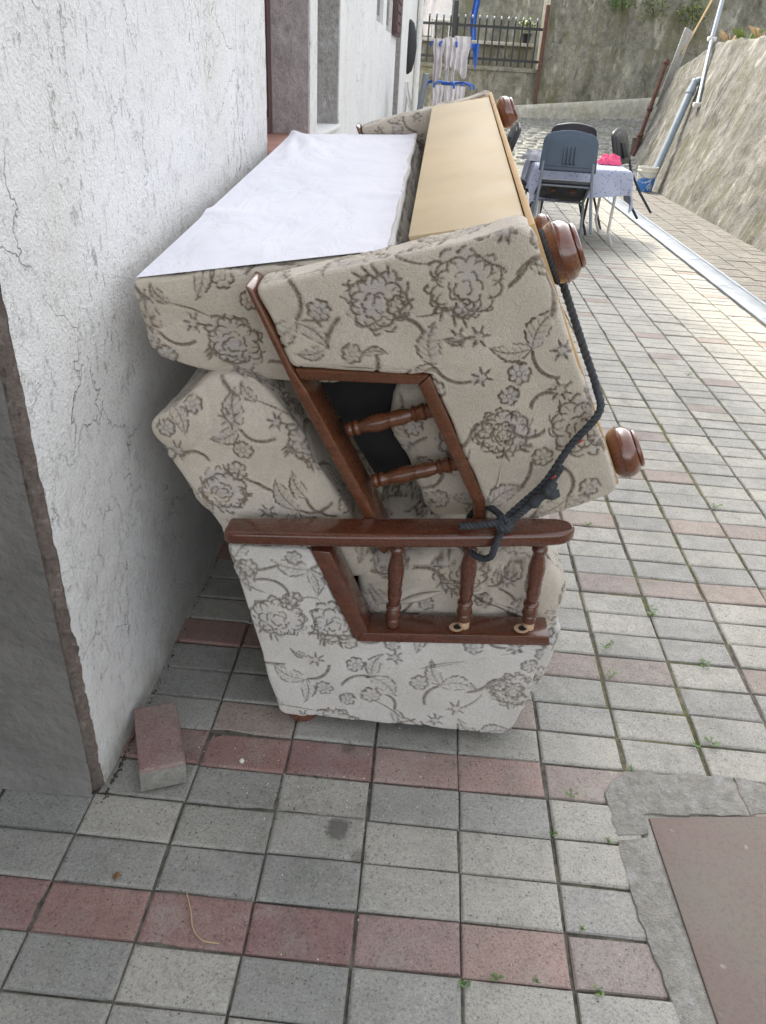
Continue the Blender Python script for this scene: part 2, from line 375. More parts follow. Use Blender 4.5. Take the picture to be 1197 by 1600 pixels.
M_ORANGE = M('plant_orange', (.5, .25, .06), .8)
# ------------------------------------------------------------------ ground and paving
gm = MB().grid(lambda u, v: (-1.3+4.75*u, .25+5.4*v, -.0080+.0066*vnoise(u*4.75, v*5.4, 0, 5)+.004*vnoise(u*4.75, v*5.4, 2, 28)), 200, 230)
gm.add([(-40, -30, -.022), (40, -30, -.022), (40, 60, -.022), (-40, 60, -.022)], [(0, 1, 2, 3)])
tag(gm.build('ground', M_JOINT), 'dark mossy soil showing in the paving joints', None, None, 'structure')
PX, PY, X0, Y0 = .2, .1017, -.6378, .7195
paving = bpy.data.objects.new('paving', None); COL.objects.link(paving); tag(paving, 'grey concrete block paving with rows of red blocks', None, None, 'structure')
def paver_geo(sx, sy, h, rr, ch=.0045):
    def ring(ax, ay, z, j): return [(-ax+rr.uniform(-j, j), -ay+rr.uniform(-j, j), z), (ax+rr.uniform(-j, j), -ay+rr.uniform(-j, j), z), (ax+rr.uniform(-j, j), ay+rr.uniform(-j, j), z), (-ax+rr.uniform(-j, j), ay+rr.uniform(-j, j), z)]
    a, b = sx/2, sy/2
    v = ring(a, b, -h, 0) + ring(a, b, -ch, .0012) + ring(a-ch*.55, b-ch*.55, -ch*.25, .0008) + ring(a-ch*1.5, b-ch*1.5, 0, .0008)
    f = []
    for k in range(3): f += [(k*4+i, k*4+(i+1) % 4, k*4+4+(i+1) % 4, k*4+4+i) for i in range(4)]
    return v, f + [(12, 13, 14, 15)]
rr = random.Random(3)
PV = {}
for gk, (gx, gy) in {'tight': (.0048, .0034), 'wide': (.0105, .0060)}.items():
    for mk, m in {'grey': M_PGREY, 'pale': M_PLIGHT, 'red': M_PRED, 'rose': M_PROSE, 'pink': M_PPINK, 'dark': M_PDARK}.items():
        PV[gk, mk] = []
        for k in range(4):
            v, f = paver_geo(PX-gx, PY-gy, .05, rr); mb = MB().add(v, f, False); PV[gk, mk].append(mb.mesh('paver', m))
def px_of(x, y, z=0):
    d = Vector((x, y, z-CAM_H)); w = d.dot(AZ)
    return (598.5+FPX*d.dot(AX)/w, 800-FPX*d.dot(AY)/w, w) if w > .05 else (9e9, 9e9, w)
cells = []
for j in range(-9, 131):
    for i in list(range(-14, 15)) + [100, 101, 102, 103, 104]:
        x = X0+PX*i+PX/2 if i < 100 else 2.612+PX*(i-100)+PX/2
        y = Y0+PY*j+PY/2 + (.03 if i >= 100 else 0)
        if x < -.655 and y > 1.01: continue
        if x > 3.42: continue
        if x > .62 and y < 1.06: continue
        gk = 'tight' if i < 5 else 'wide'
        red = j % 4 == 0
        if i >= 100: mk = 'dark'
        elif red: mk = 'red' if i < 2 or (i == 2 and rr.random() < .6) else 'rose' if i < 5 else ('pink' if rr.random() < (.85 if j < 20 else .35) else 'pale')
        else:
            p = min(1, max(0, (i+1)/5)); mk = 'pale' if rr.random() < p else 'grey'  # greyer towards the house: block colour plus shade put into the tone
            if rr.random() < .03 and i < 5: mk = 'pink'
        if 6 <= i < 100 and j > 25 and rr.random() < .35: mk = 'pale'
        u, w, dep = px_of(x, y)
        vis = -60 < u < 1257 and 0 < w < 1660
        hidden = (-.26 < x < .22 and y > 1.42) or (.66 < x and y < 1.10)
        cells.append((dep if vis and not hidden else 1e6+dep, x, y, gk, mk))
cells.sort()
rest = {}
for k, (dep, x, y, gk, mk) in enumerate(cells):
    dz = rr.uniform(-.0035, .0016); tx, ty = rr.gauss(0, .009), rr.gauss(0, .006); rz = rr.gauss(0, .005)
    jx, jy = rr.gauss(0, .0012), rr.gauss(0, .0009)
    if k < 298 and dep < 1e5:
        o = link('paver', rr.choice(PV[gk, mk]), paving, (x+jx, y+jy, dz)); o.rotation_euler = (tx, ty, rz+(math.pi if rr.random() < .5 else 0))
    else: rest.setdefault(0, []).append((x+jx, y+jy, dz, tx, ty, rz, gk, mk))
keys = ['grey', 'pale', 'red', 'pink', 'dark', 'rose']; V = []; F = []; MI = []
for x, y, z, tx, ty, rz, gk, mk in rest[0]:
    gx, gy = {'tight': (.0048, .0034), 'wide': (.0105, .0060)}[gk]; v, f = paver_geo(PX-gx, PY-gy, .02, rr); n0 = len(V)
    c, s = math.cos(rz), math.sin(rz)
    V += [(x+a*c-b*s, y+a*s+b*c, z+q+b*tx-a*ty) for a, b, q in v]; F += [tuple(i+n0 for i in g) for g in f]; MI += [keys.index(mk)]*len(f)
me = bpy.data.meshes.new('far_pavers'); me.from_pydata(V, [], F)
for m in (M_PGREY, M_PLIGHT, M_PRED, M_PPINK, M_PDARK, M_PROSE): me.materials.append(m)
me.polygons.foreach_set('material_index', MI); me.update()
tag(link('far_pavers', me, paving), None, None, None, 'stuff')

# drain channel along the alley
dr = thing('drain_channel', 'long pale metal drain channel let into the paving', 'drain', (2.49, 5, 0))
mb = MB(); y = -2.0
rim = MB()
for s in (-1, 1): rim.box(s*.10-.012, s*.10+.012, -6, 7.4, -.03, .006, 0)
rim.build('rim', M_GALV, dr)
yy = -1.5
while yy < 7.3:
    MB().box(-.086, .086, yy, yy+.992, -.03, -.001+random.uniform(-.001, .001), .002).build('grate', M_GALV, dr); yy += 1.0

# cement surround and rusty plate at the lower right
cs = tag(bpy.data.objects.new('cement_surround', None), 'rough cracked grey cement edging around the rusty plate', None, None, 'structure'); COL.objects.link(cs)
def ragged(pts, amp=.004, step=.02, seed=1):
    q = random.Random(seed); out = []
    for a, b in zip(pts, pts[1:]+pts[:1]):
        n = max(1, int(math.dist(a, b)/step))
        for k in range(n):
            t = k/n; out.append((a[0]+(b[0]-a[0])*t+(q.uniform(-amp, amp) if k else 0), a[1]+(b[1]-a[1])*t+(q.uniform(-amp, amp) if k else 0)))
    return out
for pts, zz in (([(.506, 1.045), (.497, 1.155), (.555, 1.222), (.66, 1.224), (.759, 1.232), (.808, 1.236), (.812, 1.128), (.708, 1.121), (.574, 1.107), (.575, 1.058)], .0030),
            ([(.505, 1.035), (.573, 1.05), (.583, .893), (.592, .687), (.60, .40), (.545, .40), (.541, .681), (.534, .727), (.518, .822), (.507, .923)], .0022),
            ([(.815, 1.236), (.883, 1.222), (1.3, 1.20), (1.3, 1.175), (.855, 1.142), (.819, 1.132)], .0026)):
    mb = MB(); P = ragged(pts, .0045, .018, int(zz*1e5))
    mb.prism([(a, b, -.03) for a, b in P], (0, 0, .03+zz), .0015, 2); mb.build('cement_strip', M_SLABC, cs, 30)
MB().box(.565, 1.34, .36, 1.19, -.05, -.003).build('bed', M_SLABC, cs)
cv = MB().prism([(.584, 1.098, -.02), (.596, .893, -.02), (.608, .687, -.02), (.618, .35, -.02), (1.35, .35, -.02), (1.35, 1.165, -.02), (.855, 1.133, -.02), (.711, 1.115, -.02)], (0, 0, .0225), .002)
tag(cv.build('cover_plate', M_COVER, None), 'rusty reddish brown metal plate set in cement in the paving', 'cover plate')

# ------------------------------------------------------------------ house on the left
XW = -.62; HT = 5.35
house = thing('house', 'white house wall of cracked peeling plaster with recessed windows', 'house', (XW, 1.02, 0))
HO = Vector((XW, 1.02, 0))
class HB(MB):
    def build(s, name, m, parent=house, sharp=None):
        s.v = [tuple(Vector(v)-HO) for v in s.v]; return MB.build(s, name, m, parent, sharp)
def jag(z): return .006*vnoise(z, 3, 1, 7)+.006*vnoise(z, 5, 2, 30)+.006*vnoise(z, 1, 7, 80)
def plast(u, v):
    z = v*3.2; y = 1.047+jag(z)*(1-min(1, u*12)) + u*(2.90-1.047)
    e = max(0, 1-u*60); return (XW+.004*vnoise(y, z, 0, 4)+.0022*vnoise(y, z, 4, 19)+.001*vnoise(y, z, 4, 60)-e*.004, y, z)
HB().grid(plast, 90, 260).build('plaster', M_PLASTER)
def edge(u, v):
    z = v*3.2; w = .024+.006*vnoise(z, 9, 4, 6)+.006*vnoise(z, 2, 4, 25)
    x = -.62-.004-w*(1-u); y = 1.0225+(.0245+jag(z))*u**1.3 + .006*vnoise(z, u*3, 1, 40)*math.sin(u*math.pi)
    return (x, y, z)
HB().grid(edge, 10, 420).build('broken_corner', M_MORTAR)
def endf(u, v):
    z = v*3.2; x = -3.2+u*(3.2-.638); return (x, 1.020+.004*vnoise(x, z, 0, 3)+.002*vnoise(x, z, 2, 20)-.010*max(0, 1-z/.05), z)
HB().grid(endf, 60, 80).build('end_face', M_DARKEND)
wl = HB()
def blk(y0, y1, z0, z1, d=.30): wl.box(XW-d, XW, y0, y1, z0, z1)
blk(1.06, 2.90, 3.2, HT); wl.box(XW-3, XW-.04, 1.06, 2.9, 0, 3.19)
blk(2.90, 3.85, 0, 1.08); blk(2.90, 3.85, 2.35, HT); blk(3.85, 4.06, 0, HT); blk(4.06, 4.90, 0, 1.08); blk(4.06, 4.9, 2.35, HT)
blk(4.90, 7.25, 0, HT)
blk(7.25, 7.95, 0, 1.74); blk(7.25, 7.95, 2.6, HT); blk(7.95, 8.35, 0, HT); blk(8.35, 9.1, 0, 1.72); blk(8.35, 9.1, 2.6, HT)
blk(9.1, 10.0, 0, HT); blk(10.0, 11.1, 2.3, HT); blk(11.1, 15.6, 0, HT)
wl.box(XW-3, XW-.32, 15.3, 15.6, 0, HT)
wl.build('wall', M_PLASTER)
# first window: sill, reveal, frame, pane
HB().box(XW-.20, XW+.035, 2.905, 3.845, 1.082, 1.112, .005).build('sill', M_SILL)
HB().box(XW-.30, XW-.006, 3.838, 3.85, 1.113, 2.349).build('reveal', M_REVEAL)
fr = HB().box(XW-.225, XW-.175, 3.76, 3.836, 1.113, 2.349).box(XW-.225, XW-.175, 2.901, 2.97, 1.113, 2.349).box(XW-.225, XW-.175, 2.971, 3.759, 1.113, 1.18).box(XW-.225, XW-.175, 2.971, 3.759, 2.28, 2.349).box(XW-.225, XW-.175, 3.34, 3.39, 1.181, 2.279).build('window_frame', M_BROWNFRAME)
MB().box(-.21, -.20, 1.951, 2.739, 1.181, 2.279).build('pane', M_GLASSDK, fr)
# second recess
HB().box(XW-.20, XW+.015, 4.065, 4.895, 1.082, 1.105, .004).build('sill', M_PLASTER)
HB().box(XW-.30, XW-.006, 4.886, 4.9, 1.106, 2.349).build('reveal', M_REVEAL2)
fr = HB().box(XW-.22, XW-.17, 4.061, 4.12, 1.106, 2.349).box(XW-.22, XW-.17, 4.82, 4.885, 1.106, 2.349).box(XW-.22, XW-.17, 4.121, 4.819, 1.106, 1.16).build('window_frame', M_BROWNFRAME)
MB().box(-.20, -.19, 3.101, 3.799, 1.161, 2.349-1.02+1.0).build('pane', M_GLASSDK, fr)
# far small windows, shutter, door recess, oval lamp
for (a, b, z0) in ((7.25, 7.95, 1.74), (8.35, 9.1, 1.72)):
    w = HB().box(XW-.12, XW-.06, a, b, z0, 2.6).build('window', M_GLASSDK)
    MB().box(-.058, -.03, a-1.02+.002, a-1.02+.05, z0+.002, 2.598).box(-.058, -.03, b-1.02-.05, b-1.02-.002, z0+.002, 2.598).box(-.058, -.03, a-1.02+.051, b-1.02-.051, z0+.002, z0+.06).build('frame', M_REVEAL2, w)
sh = HB().box(XW+.002, XW+.045, 9.15, 10.0, 1.72, 2.75, .004).build('shutter', M_BROWNFRAME)
for k in range(10): MB().box(.046, .056, 8.17, 8.94, .75+.97+k*.09+.03, .75+.97+k*.09+.09).build('slat', M_BROWNFRAME, sh)
HB().box(XW-.29, XW-.004, 11.075, 11.09, 0, 2.299).build('reveal', M_REVEAL2)
HB().box(XW-.26, XW-.20, 10.01, 11.07, 0, 2.29).build('door', M_BROWNFRAME)
mb = HB(); mb.lathe([(0, .01), (.06, .06), (.25, .10), (.5, .115), (.75, .10), (.94, .06), (1, .01)], (XW+.02, 12.9, 1.36), (XW+.02, 12.9, 2.05), 14); mb.build('wall_lamp', M_IRON)
HB().tube([(XW+.07, 15.45, .0), (XW+.07, 15.45, HT)], .05, 10).build('downpipe', M_PLASTER)
HB().box(XW-3.2, XW+.36, -3.4, 15.9, HT+.002, HT+.22).build('roof', M_ROOF)
HB().box(XW-3.2, XW+.10, -3.4, .98, 2.45, 2.63).build('shade_slab', M_PLASTER)  # unseen slab added to shade the end face and the near paving
HB().box(XW-3.2, XW-2.9, -3.4, 1.0, 0, 2.449).build('shade_wall', M_DARKEND)  # unseen side wall, added with the slab to darken the end face

# ------------------------------------------------------------------ retaining wall on the right
rwt = thing('retaining_wall', 'leaning mossy stained concrete retaining wall beside the drain channel', 'wall', (3.38, 10, 0))
def rtop(y): return 2.03+.05*vnoise(y, 1, 1, 1.3)+.03*vnoise(y, 4, 1, 6) - (0 if y < 13.9 else (y-13.9)*.27)
def rw(u, v):
    y = -3+u*18.2; zt = rtop(y); k = min(1, v/.93); z = zt*k - .012*(1 if v == 0 else 0)
    x = 3.38+.35*z + .035*vnoise(y, z, 0, .9)+.018*vnoise(y, z, 3, 3.2)+.009*vnoise(y, z, 6, 9)
    if v > .93: x += (v-.93)/.07*.6; z = zt+.03*vnoise(y, x, 1, 5)
    return (x-3.38, y-10, z)
MB().grid(rw, 300, 60).build('wall_face', M_RETAIN, rwt)
MB().box(.03, 1.35, 5.05, 5.19, 0, .6).add([(.02, 5.2, 0), (1.6, 5.2, 0), (1.6, 5.2, 1.66), (.62, 5.2, 1.66)], [(3, 2, 1, 0)]).build('wall_end', M_RETAIN, rwt)
# earth behind it
tag(MB().grid(lambda u, v: (4.6+v*10, -3+u*18.2, 2.0+.8*v+.15*vnoise(u*18, v*10, 0, .5)), 30, 10).build('bank', M_BACK), None, None, None, 'structure')

# ------------------------------------------------------------------ far end: ramp, cross wall, fence, terrace
def ramp(u, v):
    x = -3+u*12; y = 13.7+v*3.6
    return (x, y, -.02+v*.74+.05*max(0, x-1)*v + .01*vnoise(x, y, 0, 6))
tag(MB().grid(ramp, 60, 24).build('ramp', M_COBBLE), 'mossy cobbled ramp rising to the cross wall', None, None, 'structure')
q = random.Random(5); cob = MB()
for r in range(18):
    y = 14.3+r*.16
    x = -.3+q.uniform(0, .2)
    while x < 4.6:
        w = q.uniform(.16, .30); v_ = (y-13.7)/3.6; z = -.02+v_*.74+.05*max(0, x-1)*v_
        hh = q.uniform(.02, .045); cob.add([(x, y, z-.03), (x+w-.03, y, z-.03), (x+w-.03, y+.13, z-.0), (x, y+.13, z-.0), (x+.02, y+.02, z+hh), (x+w-.05, y+.02, z+hh), (x+w-.05, y+.11, z+hh+.02), (x+.02, y+.11, z+hh+.02)],
             [(4, 5, 6, 7), (0, 1, 5, 4), (1, 2, 6, 5), (2, 3, 7, 6), (3, 0, 4, 7)], True); x += w
tag(cob.build('cobbles', M_COBBLE), 'small uneven cobbles paving the far ramp', 'cobbles', None, 'stuff')
bw = thing('cross_wall', 'tall mossy concrete wall closing the far end of the alley', 'wall', (3, 17.2, 0))
def bwf(x0, x1, z0, z1, dy, amp=.03):
    return lambda u, v: (x0+(x1-x0)*u-3, dy-amp*.6*vnoise((x0+(x1-x0)*u), (z0+(z1-z0)*v), dy, 1.2)-amp*.4*vnoise((x0+(x1-x0)*u), (z0+(z1-z0)*v), 3, 5), z0+(z1-z0)*v)
MB().grid(bwf(1.86, 9, .2, 2.02, 0), 120, 40).build('lower_course', M_BACK, bw)
MB().grid(bwf(1.86, 9, 2.0, 4.2, .07, .05), 120, 50).box(-1.14, 6, -.0, .3, 1.985, 2.02).build('upper_course', M_BACK, bw)
MB().box(-1.16, -1.14, -.02, 1.2, .2, 4.2).build('return_face', M_BACK, bw)
def plf(u, v):
    x = -1.2+u*7; zb = .62+.05*max(0, x-1)+.02*vnoise(x, 0, 0, 2); zt = .80+.105*max(0, x-.2)
    z = zb+(zt-zb)*min(1, v/.7); y = -.16 if v <= .7 else -.16+(v-.7)/.3*.17
    return (x-3, y+.01*vnoise(x, z, 1, 6), z)
MB().grid(plf, 60, 8).build('plinth', M_PALE, bw)
lw = thing('fence_wall', 'low damp mossy wall carrying the iron fence', 'wall', (0, 17.2, 0))
MB().grid(lambda u, v: (-4+u*5.86, .03*vnoise(u*6, v*1.5, 0, 1.5)+.012*vnoise(u*6, v*1.5, 0, 9), v*1.5), 90, 30).box(-4, 1.86, -.04, .30, 1.5, 1.57, .01).build('wall_face', M_BACK, lw)
fe = thing('iron_fence', 'dark iron bar fence on top of the low mossy wall', 'fence', (0, 17.3, 1.57))
bar = MB().box(-.015, .015, -.015, .015, 0, .76).mesh('bar', M_IRON); tip = MB().lathe([(0, .012), (.3, .022), (.7, .02), (1, .004)], (0, 0, .76), (0, 0, .82), 8).mesh('knob', M_GALV)
for k in range(30):
    x = -2.4+k*.14; o = link('bar', bar, fe, (x, 0, .02)); link('knob', tip, o)
for z in (.10, .64): MB().box(-2.5, 1.78, -.022, -.012, z, z+.045).build('rail', M_IRON, fe)
for x in (.06, -2.5): MB().box(x-.045, x+.045, -.04, .04, 0, 1.05, .004).build('post', M_IRON, fe)
tag(MB().tube([(1.80, 17.12, .70), (1.80, 17.12, 1.55)], .026, 8).tube([(1.80, 17.121, 1.551), (1.80, 17.121, 2.62)], .040, 8).build('corner_post', M_RUST), 'dark rusty post where the iron fence meets the tall wall', 'post')
te = thing('terrace', 'terrace wall with pale ledge behind the iron fence', 'terrace', (-.5, 19, 0))
MB().grid(lambda u, v: (-4+u*6.3, .03*vnoise(u*6, v*2, 4, 2), v*1.98), 60, 30).box(-4, 2.3, .05, 6, 1.90, 1.96).build('wall', M_BACK, te)
MB().box(-4, 2.3, -.10, .25, 1.985, 2.05, .008).build('ledge', M_PALE, te)
MB().box(-4, 2.3, -.55, -.10, 1.10, 1.52, .02).build('step', M_BACK, te)
nb = thing('neighbour_house', 'grey rendered house standing behind the terrace', 'house', (0, 24, 0))
MB().box(-9, 9, 0, 4, 0, 7).build('wall', M_BACK, nb)
for x in (-3.9, 4.7):
    w = MB().box(x-.45, x+.45, -.04, -.005, 2.7, 3.9).build('window', M_WHITEP, nb); MB().box(x-.38, x+.38, -.05, -.042, 2.78, 3.82).build('pane', M_GLASSDK, w)
# ------------------------------------------------------------------ woven flower pattern, kept as a mesh attribute
TS, TR = .80, 800                                   # tile size in metres, resolution of the lookup table
LINE = np.zeros((TR, TR), np.float32); FILL = np.zeros((TR, TR), np.float32)
pr_ = random.Random(11)
def stamp(A, x, y, r, val=1.0):
    k = TR/TS; cx, cy, rp = x*k, y*k, r*k; n = int(rp+2)
    ix = np.arange(int(cx)-n, int(cx)+n+1); iy = np.arange(int(cy)-n, int(cy)+n+1)
    d = np.hypot(ix[None, :]-cx, iy[:, None]-cy); m = np.clip(rp+.5-d, 0, 1)*val
    g = np.ix_(iy % TR, ix % TR); A[g] = np.maximum(A[g], m)
def stroke(pts, w=.0016, val=1.0, gap=0.0, taper=True, closed=False):
    w *= .98
    P = np.array(pts+(pts[:1] if closed else [])); d = np.hypot(*np.diff(P, axis=0).T); L = np.concatenate([[0], np.cumsum(d)])
    n = max(2, int(L[-1]/.0009)); t = np.linspace(0, L[-1], n); X = np.interp(t, L, P[:, 0]); Y = np.interp(t, L, P[:, 1])
    ph = pr_.uniform(0, 6); per = pr_.uniform(.025, .06)
    for i in range(n):
        s = t[i]/max(L[-1], 1e-6)
        if gap and math.sin(t[i]/per*6.28+ph) < -1+2*gap: continue
        stamp(LINE, X[i], Y[i], w*((.45+.55*math.sin(math.pi*min(1, max(0, s)))) if taper else 1)*(1+.3*math.sin(t[i]*700+ph)), val)
def fillp(pts, val=1.0):
    P = np.array(pts)*TR/TS; x0, y0 = np.floor(P.min(0)).astype(int)-1; x1, y1 = np.ceil(P.max(0)).astype(int)+1
    xs = np.arange(x0, x1); ys = np.arange(y0, y1); gx, gy = np.meshgrid(xs, ys); ins = np.zeros(gx.shape, bool)
    Q = np.roll(P, -1, 0)
    for (ax, ay), (bx, by) in zip(P, Q):
        c = (ay > gy) != (by > gy); ins ^= c & (gx < (bx-ax)*(gy-ay)/((by-ay) if abs(by-ay) > 1e-9 else 1e-9)+ax)
    g = np.ix_(ys % TR, xs % TR); FILL[g] = np.maximum(FILL[g], ins*val)
def blob(cx, cy, R, n, amp, rot, ph=0, sx=1, jit=.05, m=120):
    js = [pr_.uniform(1-jit, 1+jit) for _ in range(n)]; out = []
    for k in range(m):
        a = 2*math.pi*k/m; lobe = abs(math.cos(n*a/2+ph)); r = R*(1-amp+amp*lobe**.6)*js[int((a*n/6.2832+ph*0) % n)]
        x, y = r*math.cos(a)*sx, r*math.sin(a); out.append((cx+x*math.cos(rot)-y*math.sin(rot), cy+x*math.sin(rot)+y*math.cos(rot)))
    return out
def rose(cx, cy, R, rot):
    o = blob(cx, cy, R, 11, .22, rot, 0, 1.12, .12); fillp(o, .75); stroke(o, .0021, 1, .22)
    for k in range(12):                              # petals round the rim
        a = rot+k*6.283/12+pr_.uniform(-.15, .15); rr_ = R*pr_.uniform(.52, .72); px, py = cx+rr_*math.cos(a)*1.1, cy+rr_*math.sin(a)
        s = R*pr_.uniform(.20, .30); arc = [(px+s*math.cos(a+t)*1.1, py+s*math.sin(a+t)) for t in np.linspace(-1.7, 1.7, 16)]
        stroke(arc, .0019, 1)
        if pr_.random() < .6: stroke([(px, py), (px+s*.8*math.cos(a+.1), py+s*.8*math.sin(a+.1))], .0012, .8)
    for q, nn in ((.46, 7), (.26, 5)):
        b = blob(cx+pr_.uniform(-.1, .1)*R, cy-.08*R, R*q, nn, .25, rot+q*5, .4, 1.05, .1); stroke(b, .0017, .95, .15)
        if q > .4: fillp(b, 1.0)
    for k in range(5):
        a = rot-1.57+pr_.uniform(-.9, .9); stroke([(cx+R*.9*math.cos(a), cy+R*.9*math.sin(a)), (cx+R*1.25*math.cos(a+.15), cy+R*1.25*math.sin(a+.15))], .0022)
def daisy(cx, cy, R, rot):
    o = blob(cx, cy, R, 7, .28, rot, 0, 1, .05); fillp(o, .85); stroke(o, .0019, 1, .08, False)
    stroke(blob(cx, cy, R*.28, 5, .1, rot), .0010, .8)
    for k in range(7):
        a = rot+k*6.283/7+.45; stroke([(cx+R*.4*math.cos(a), cy+R*.4*math.sin(a)), (cx+R*.72*math.cos(a), cy+R*.72*math.sin(a))], .0009, .7)
def leaf(cx, cy, L, rot, wd=.36, saw=True):
    up, dn = [], []
    for k in range(41):
        t = k/40; w = L*wd*math.sin(math.pi*t**.8)*(1-.25*t); s = 1+(.22*abs(((t*7) % 1)-.5)*2 if saw else 0); c = .12*L*math.sin(math.pi*t)
        for lst, sg in ((up, 1), (dn, -1)):
            x, y = t*L, sg*w*s*.5+c; lst.append((cx+x*math.cos(rot)-y*math.sin(rot), cy+x*math.sin(rot)+y*math.cos(rot)))
    fillp(up+dn[::-1], pr_.uniform(.25, .7)); stroke(up, .0019, 1, .12); stroke(dn, .0013, .85, .3)
    mid = [((a[0]+b[0])/2, (a[1]+b[1])/2) for a, b in zip(up, dn)]; stroke(mid, .0013, .85)
    for k in (8, 14, 20, 26, 31): stroke([mid[k], ((up[k+5][0]*.75+mid[k+5][0]*.25), (up[k+5][1]*.75+mid[k+5][1]*.25))], .0008, .65); stroke([mid[k], ((dn[k+5][0]*.75+mid[k+5][0]*.25), (dn[k+5][1]*.75+mid[k+5][1]*.25))], .0008, .65)
def stem(cx, cy, rot, L, bend, rope=True):
    P = []
    for k in range(40):
        t = k/39; a = rot+bend*(t-.2); P.append((cx, cy)); cx += L/40*math.cos(a); cy += L/40*math.sin(a)
    stroke(P, .0015, 1)
    if rope:
        for k in range(1, 38): a = math.atan2(P[k+1][1]-P[k][1], P[k+1][0]-P[k][0])+.9; stroke([P[k], (P[k][0]+.007*math.cos(a), P[k][1]+.007*math.sin(a))], .0013, .9)
        fillp(P+[(x+.006, y+.006) for x, y in P[::-1]], .6)
    return P[-1]
def star(cx, cy, R, rot):
    fillp(blob(cx, cy, R*.75, 5, .3, rot, 0, 1, .15), .9)
    for k in range(6):
        a = rot+k*1.047+pr_.uniform(-.2, .2); stroke([(cx+R*.35*math.cos(a), cy+R*.35*math.sin(a)), (cx+R*1.1*math.cos(a+.1), cy+R*1.1*math.sin(a+.1))], .0021)
    stroke(blob(cx, cy, R*.5, 5, .2, rot), .0012, .8, .2)
centres = [(.16*i+.08*(j % 2)+.05, .16*j+.06) for j in range(5) for i in range(5)]
for k, (x, y) in enumerate(centres):
    x += pr_.uniform(-.02, .02); y += pr_.uniform(-.02, .02); rot = pr_.uniform(0, 6.28)
    big = (k*2+k//5) % 5 in (0, 2)
    if big: rose(x, y, pr_.uniform(.050, .062), rot)
    else:
        leaf(x, y, .085, rot, .5); leaf(x, y, .075, rot+2.0, .45); stem(x, y, rot+3.9, .09, 1.6); daisy(x+.05*math.cos(rot+3.2), y+.05*math.sin(rot+3.2), .021, rot)
    for q in range(2 if big else 1):
        a = rot+q*2.7+pr_.uniform(-.4, .4); R0 = .072 if big else .065
        e = stem(x+R0*math.cos(a), y+R0*math.sin(a), a+pr_.uniform(.4, .9), pr_.uniform(.05, .09), pr_.uniform(-2.2, 2.2), q != 1)
        w = pr_.random()
        if w < .4: leaf(e[0], e[1], pr_.uniform(.05, .07), a+pr_.uniform(-.6, .6), .42)
        elif w < .72: daisy(e[0]+.02*math.cos(a), e[1]+.02*math.sin(a), pr_.uniform(.017, .023), a)
        else: star(e[0]+.015*math.cos(a), e[1]+.015*math.sin(a), .022, a)
for k in range(160):
    x, y = pr_.uniform(0, TS), pr_.uniform(0, TS); ix, iy = int(x*TR/TS), int(y*TR/TS)
    g = np.ix_(np.arange(iy-26, iy+27) % TR, np.arange(ix-26, ix+27) % TR)
    if LINE[g].mean()+FILL[g].mean()*.3 > .05: continue
    a = pr_.uniform(0, 6.28); [star, daisy][k % 2](x, y, .019, a)
    if k % 3 == 0: leaf(x+.02*math.cos(a), y+.02*math.sin(a), .045, a)
def blur(A, n=1):
    for _ in range(n): A = (A*2+np.roll(A, 1, 0)+np.roll(A, -1, 0)+np.roll(A, 1, 1)+np.roll(A, -1, 1))/6
    return A
FILLB = blur(FILL, 3); LINEB = blur(LINE, 1)
def lookup(A, uv):
    p = (uv/TS*TR) % TR; i = np.floor(p).astype(int); f = p-i; a, b = i[:, 0] % TR, i[:, 1] % TR; a1, b1 = (a+1) % TR, (b+1) % TR; fx, fy = f[:, 0], f[:, 1]
    return A[b, a]*(1-fx)*(1-fy)+A[b, a1]*fx*(1-fy)+A[b1, a]*(1-fx)*fy+A[b1, a1]*fx*fy

def rounded(poly, rad, step):
    """polygon -> evenly spaced outline with rounded corners"""
    P = [np.array(p[:2], float) for p in poly]; R = [p[2] if len(p) > 2 else rad for p in poly]; out = []; n = len(P)
    for i in range(n):
        a, b, c = P[i-1], P[i], P[(i+1) % n]; d0 = a-b; d1 = c-b; l0, l1 = np.linalg.norm(d0), np.linalg.norm(d1); r = min(R[i], l0*.45, l1*.45)
        p0, p1 = b+d0/l0*r, b+d1/l1*r
        for t in np.linspace(0, 1, 9): out.append(p0*(1-t)**2+2*b*t*(1-t)+p1*t*t)
    O = np.array(out+[out[0]]); L = np.concatenate([[0], np.cumsum(np.hypot(*np.diff(O, axis=0).T))]); m = max(24, int(L[-1]/step)); t = np.linspace(0, L[-1], m, endpoint=False)
    return np.stack([np.interp(t, L, O[:, 0]), np.interp(t, L, O[:, 1])], 1), t
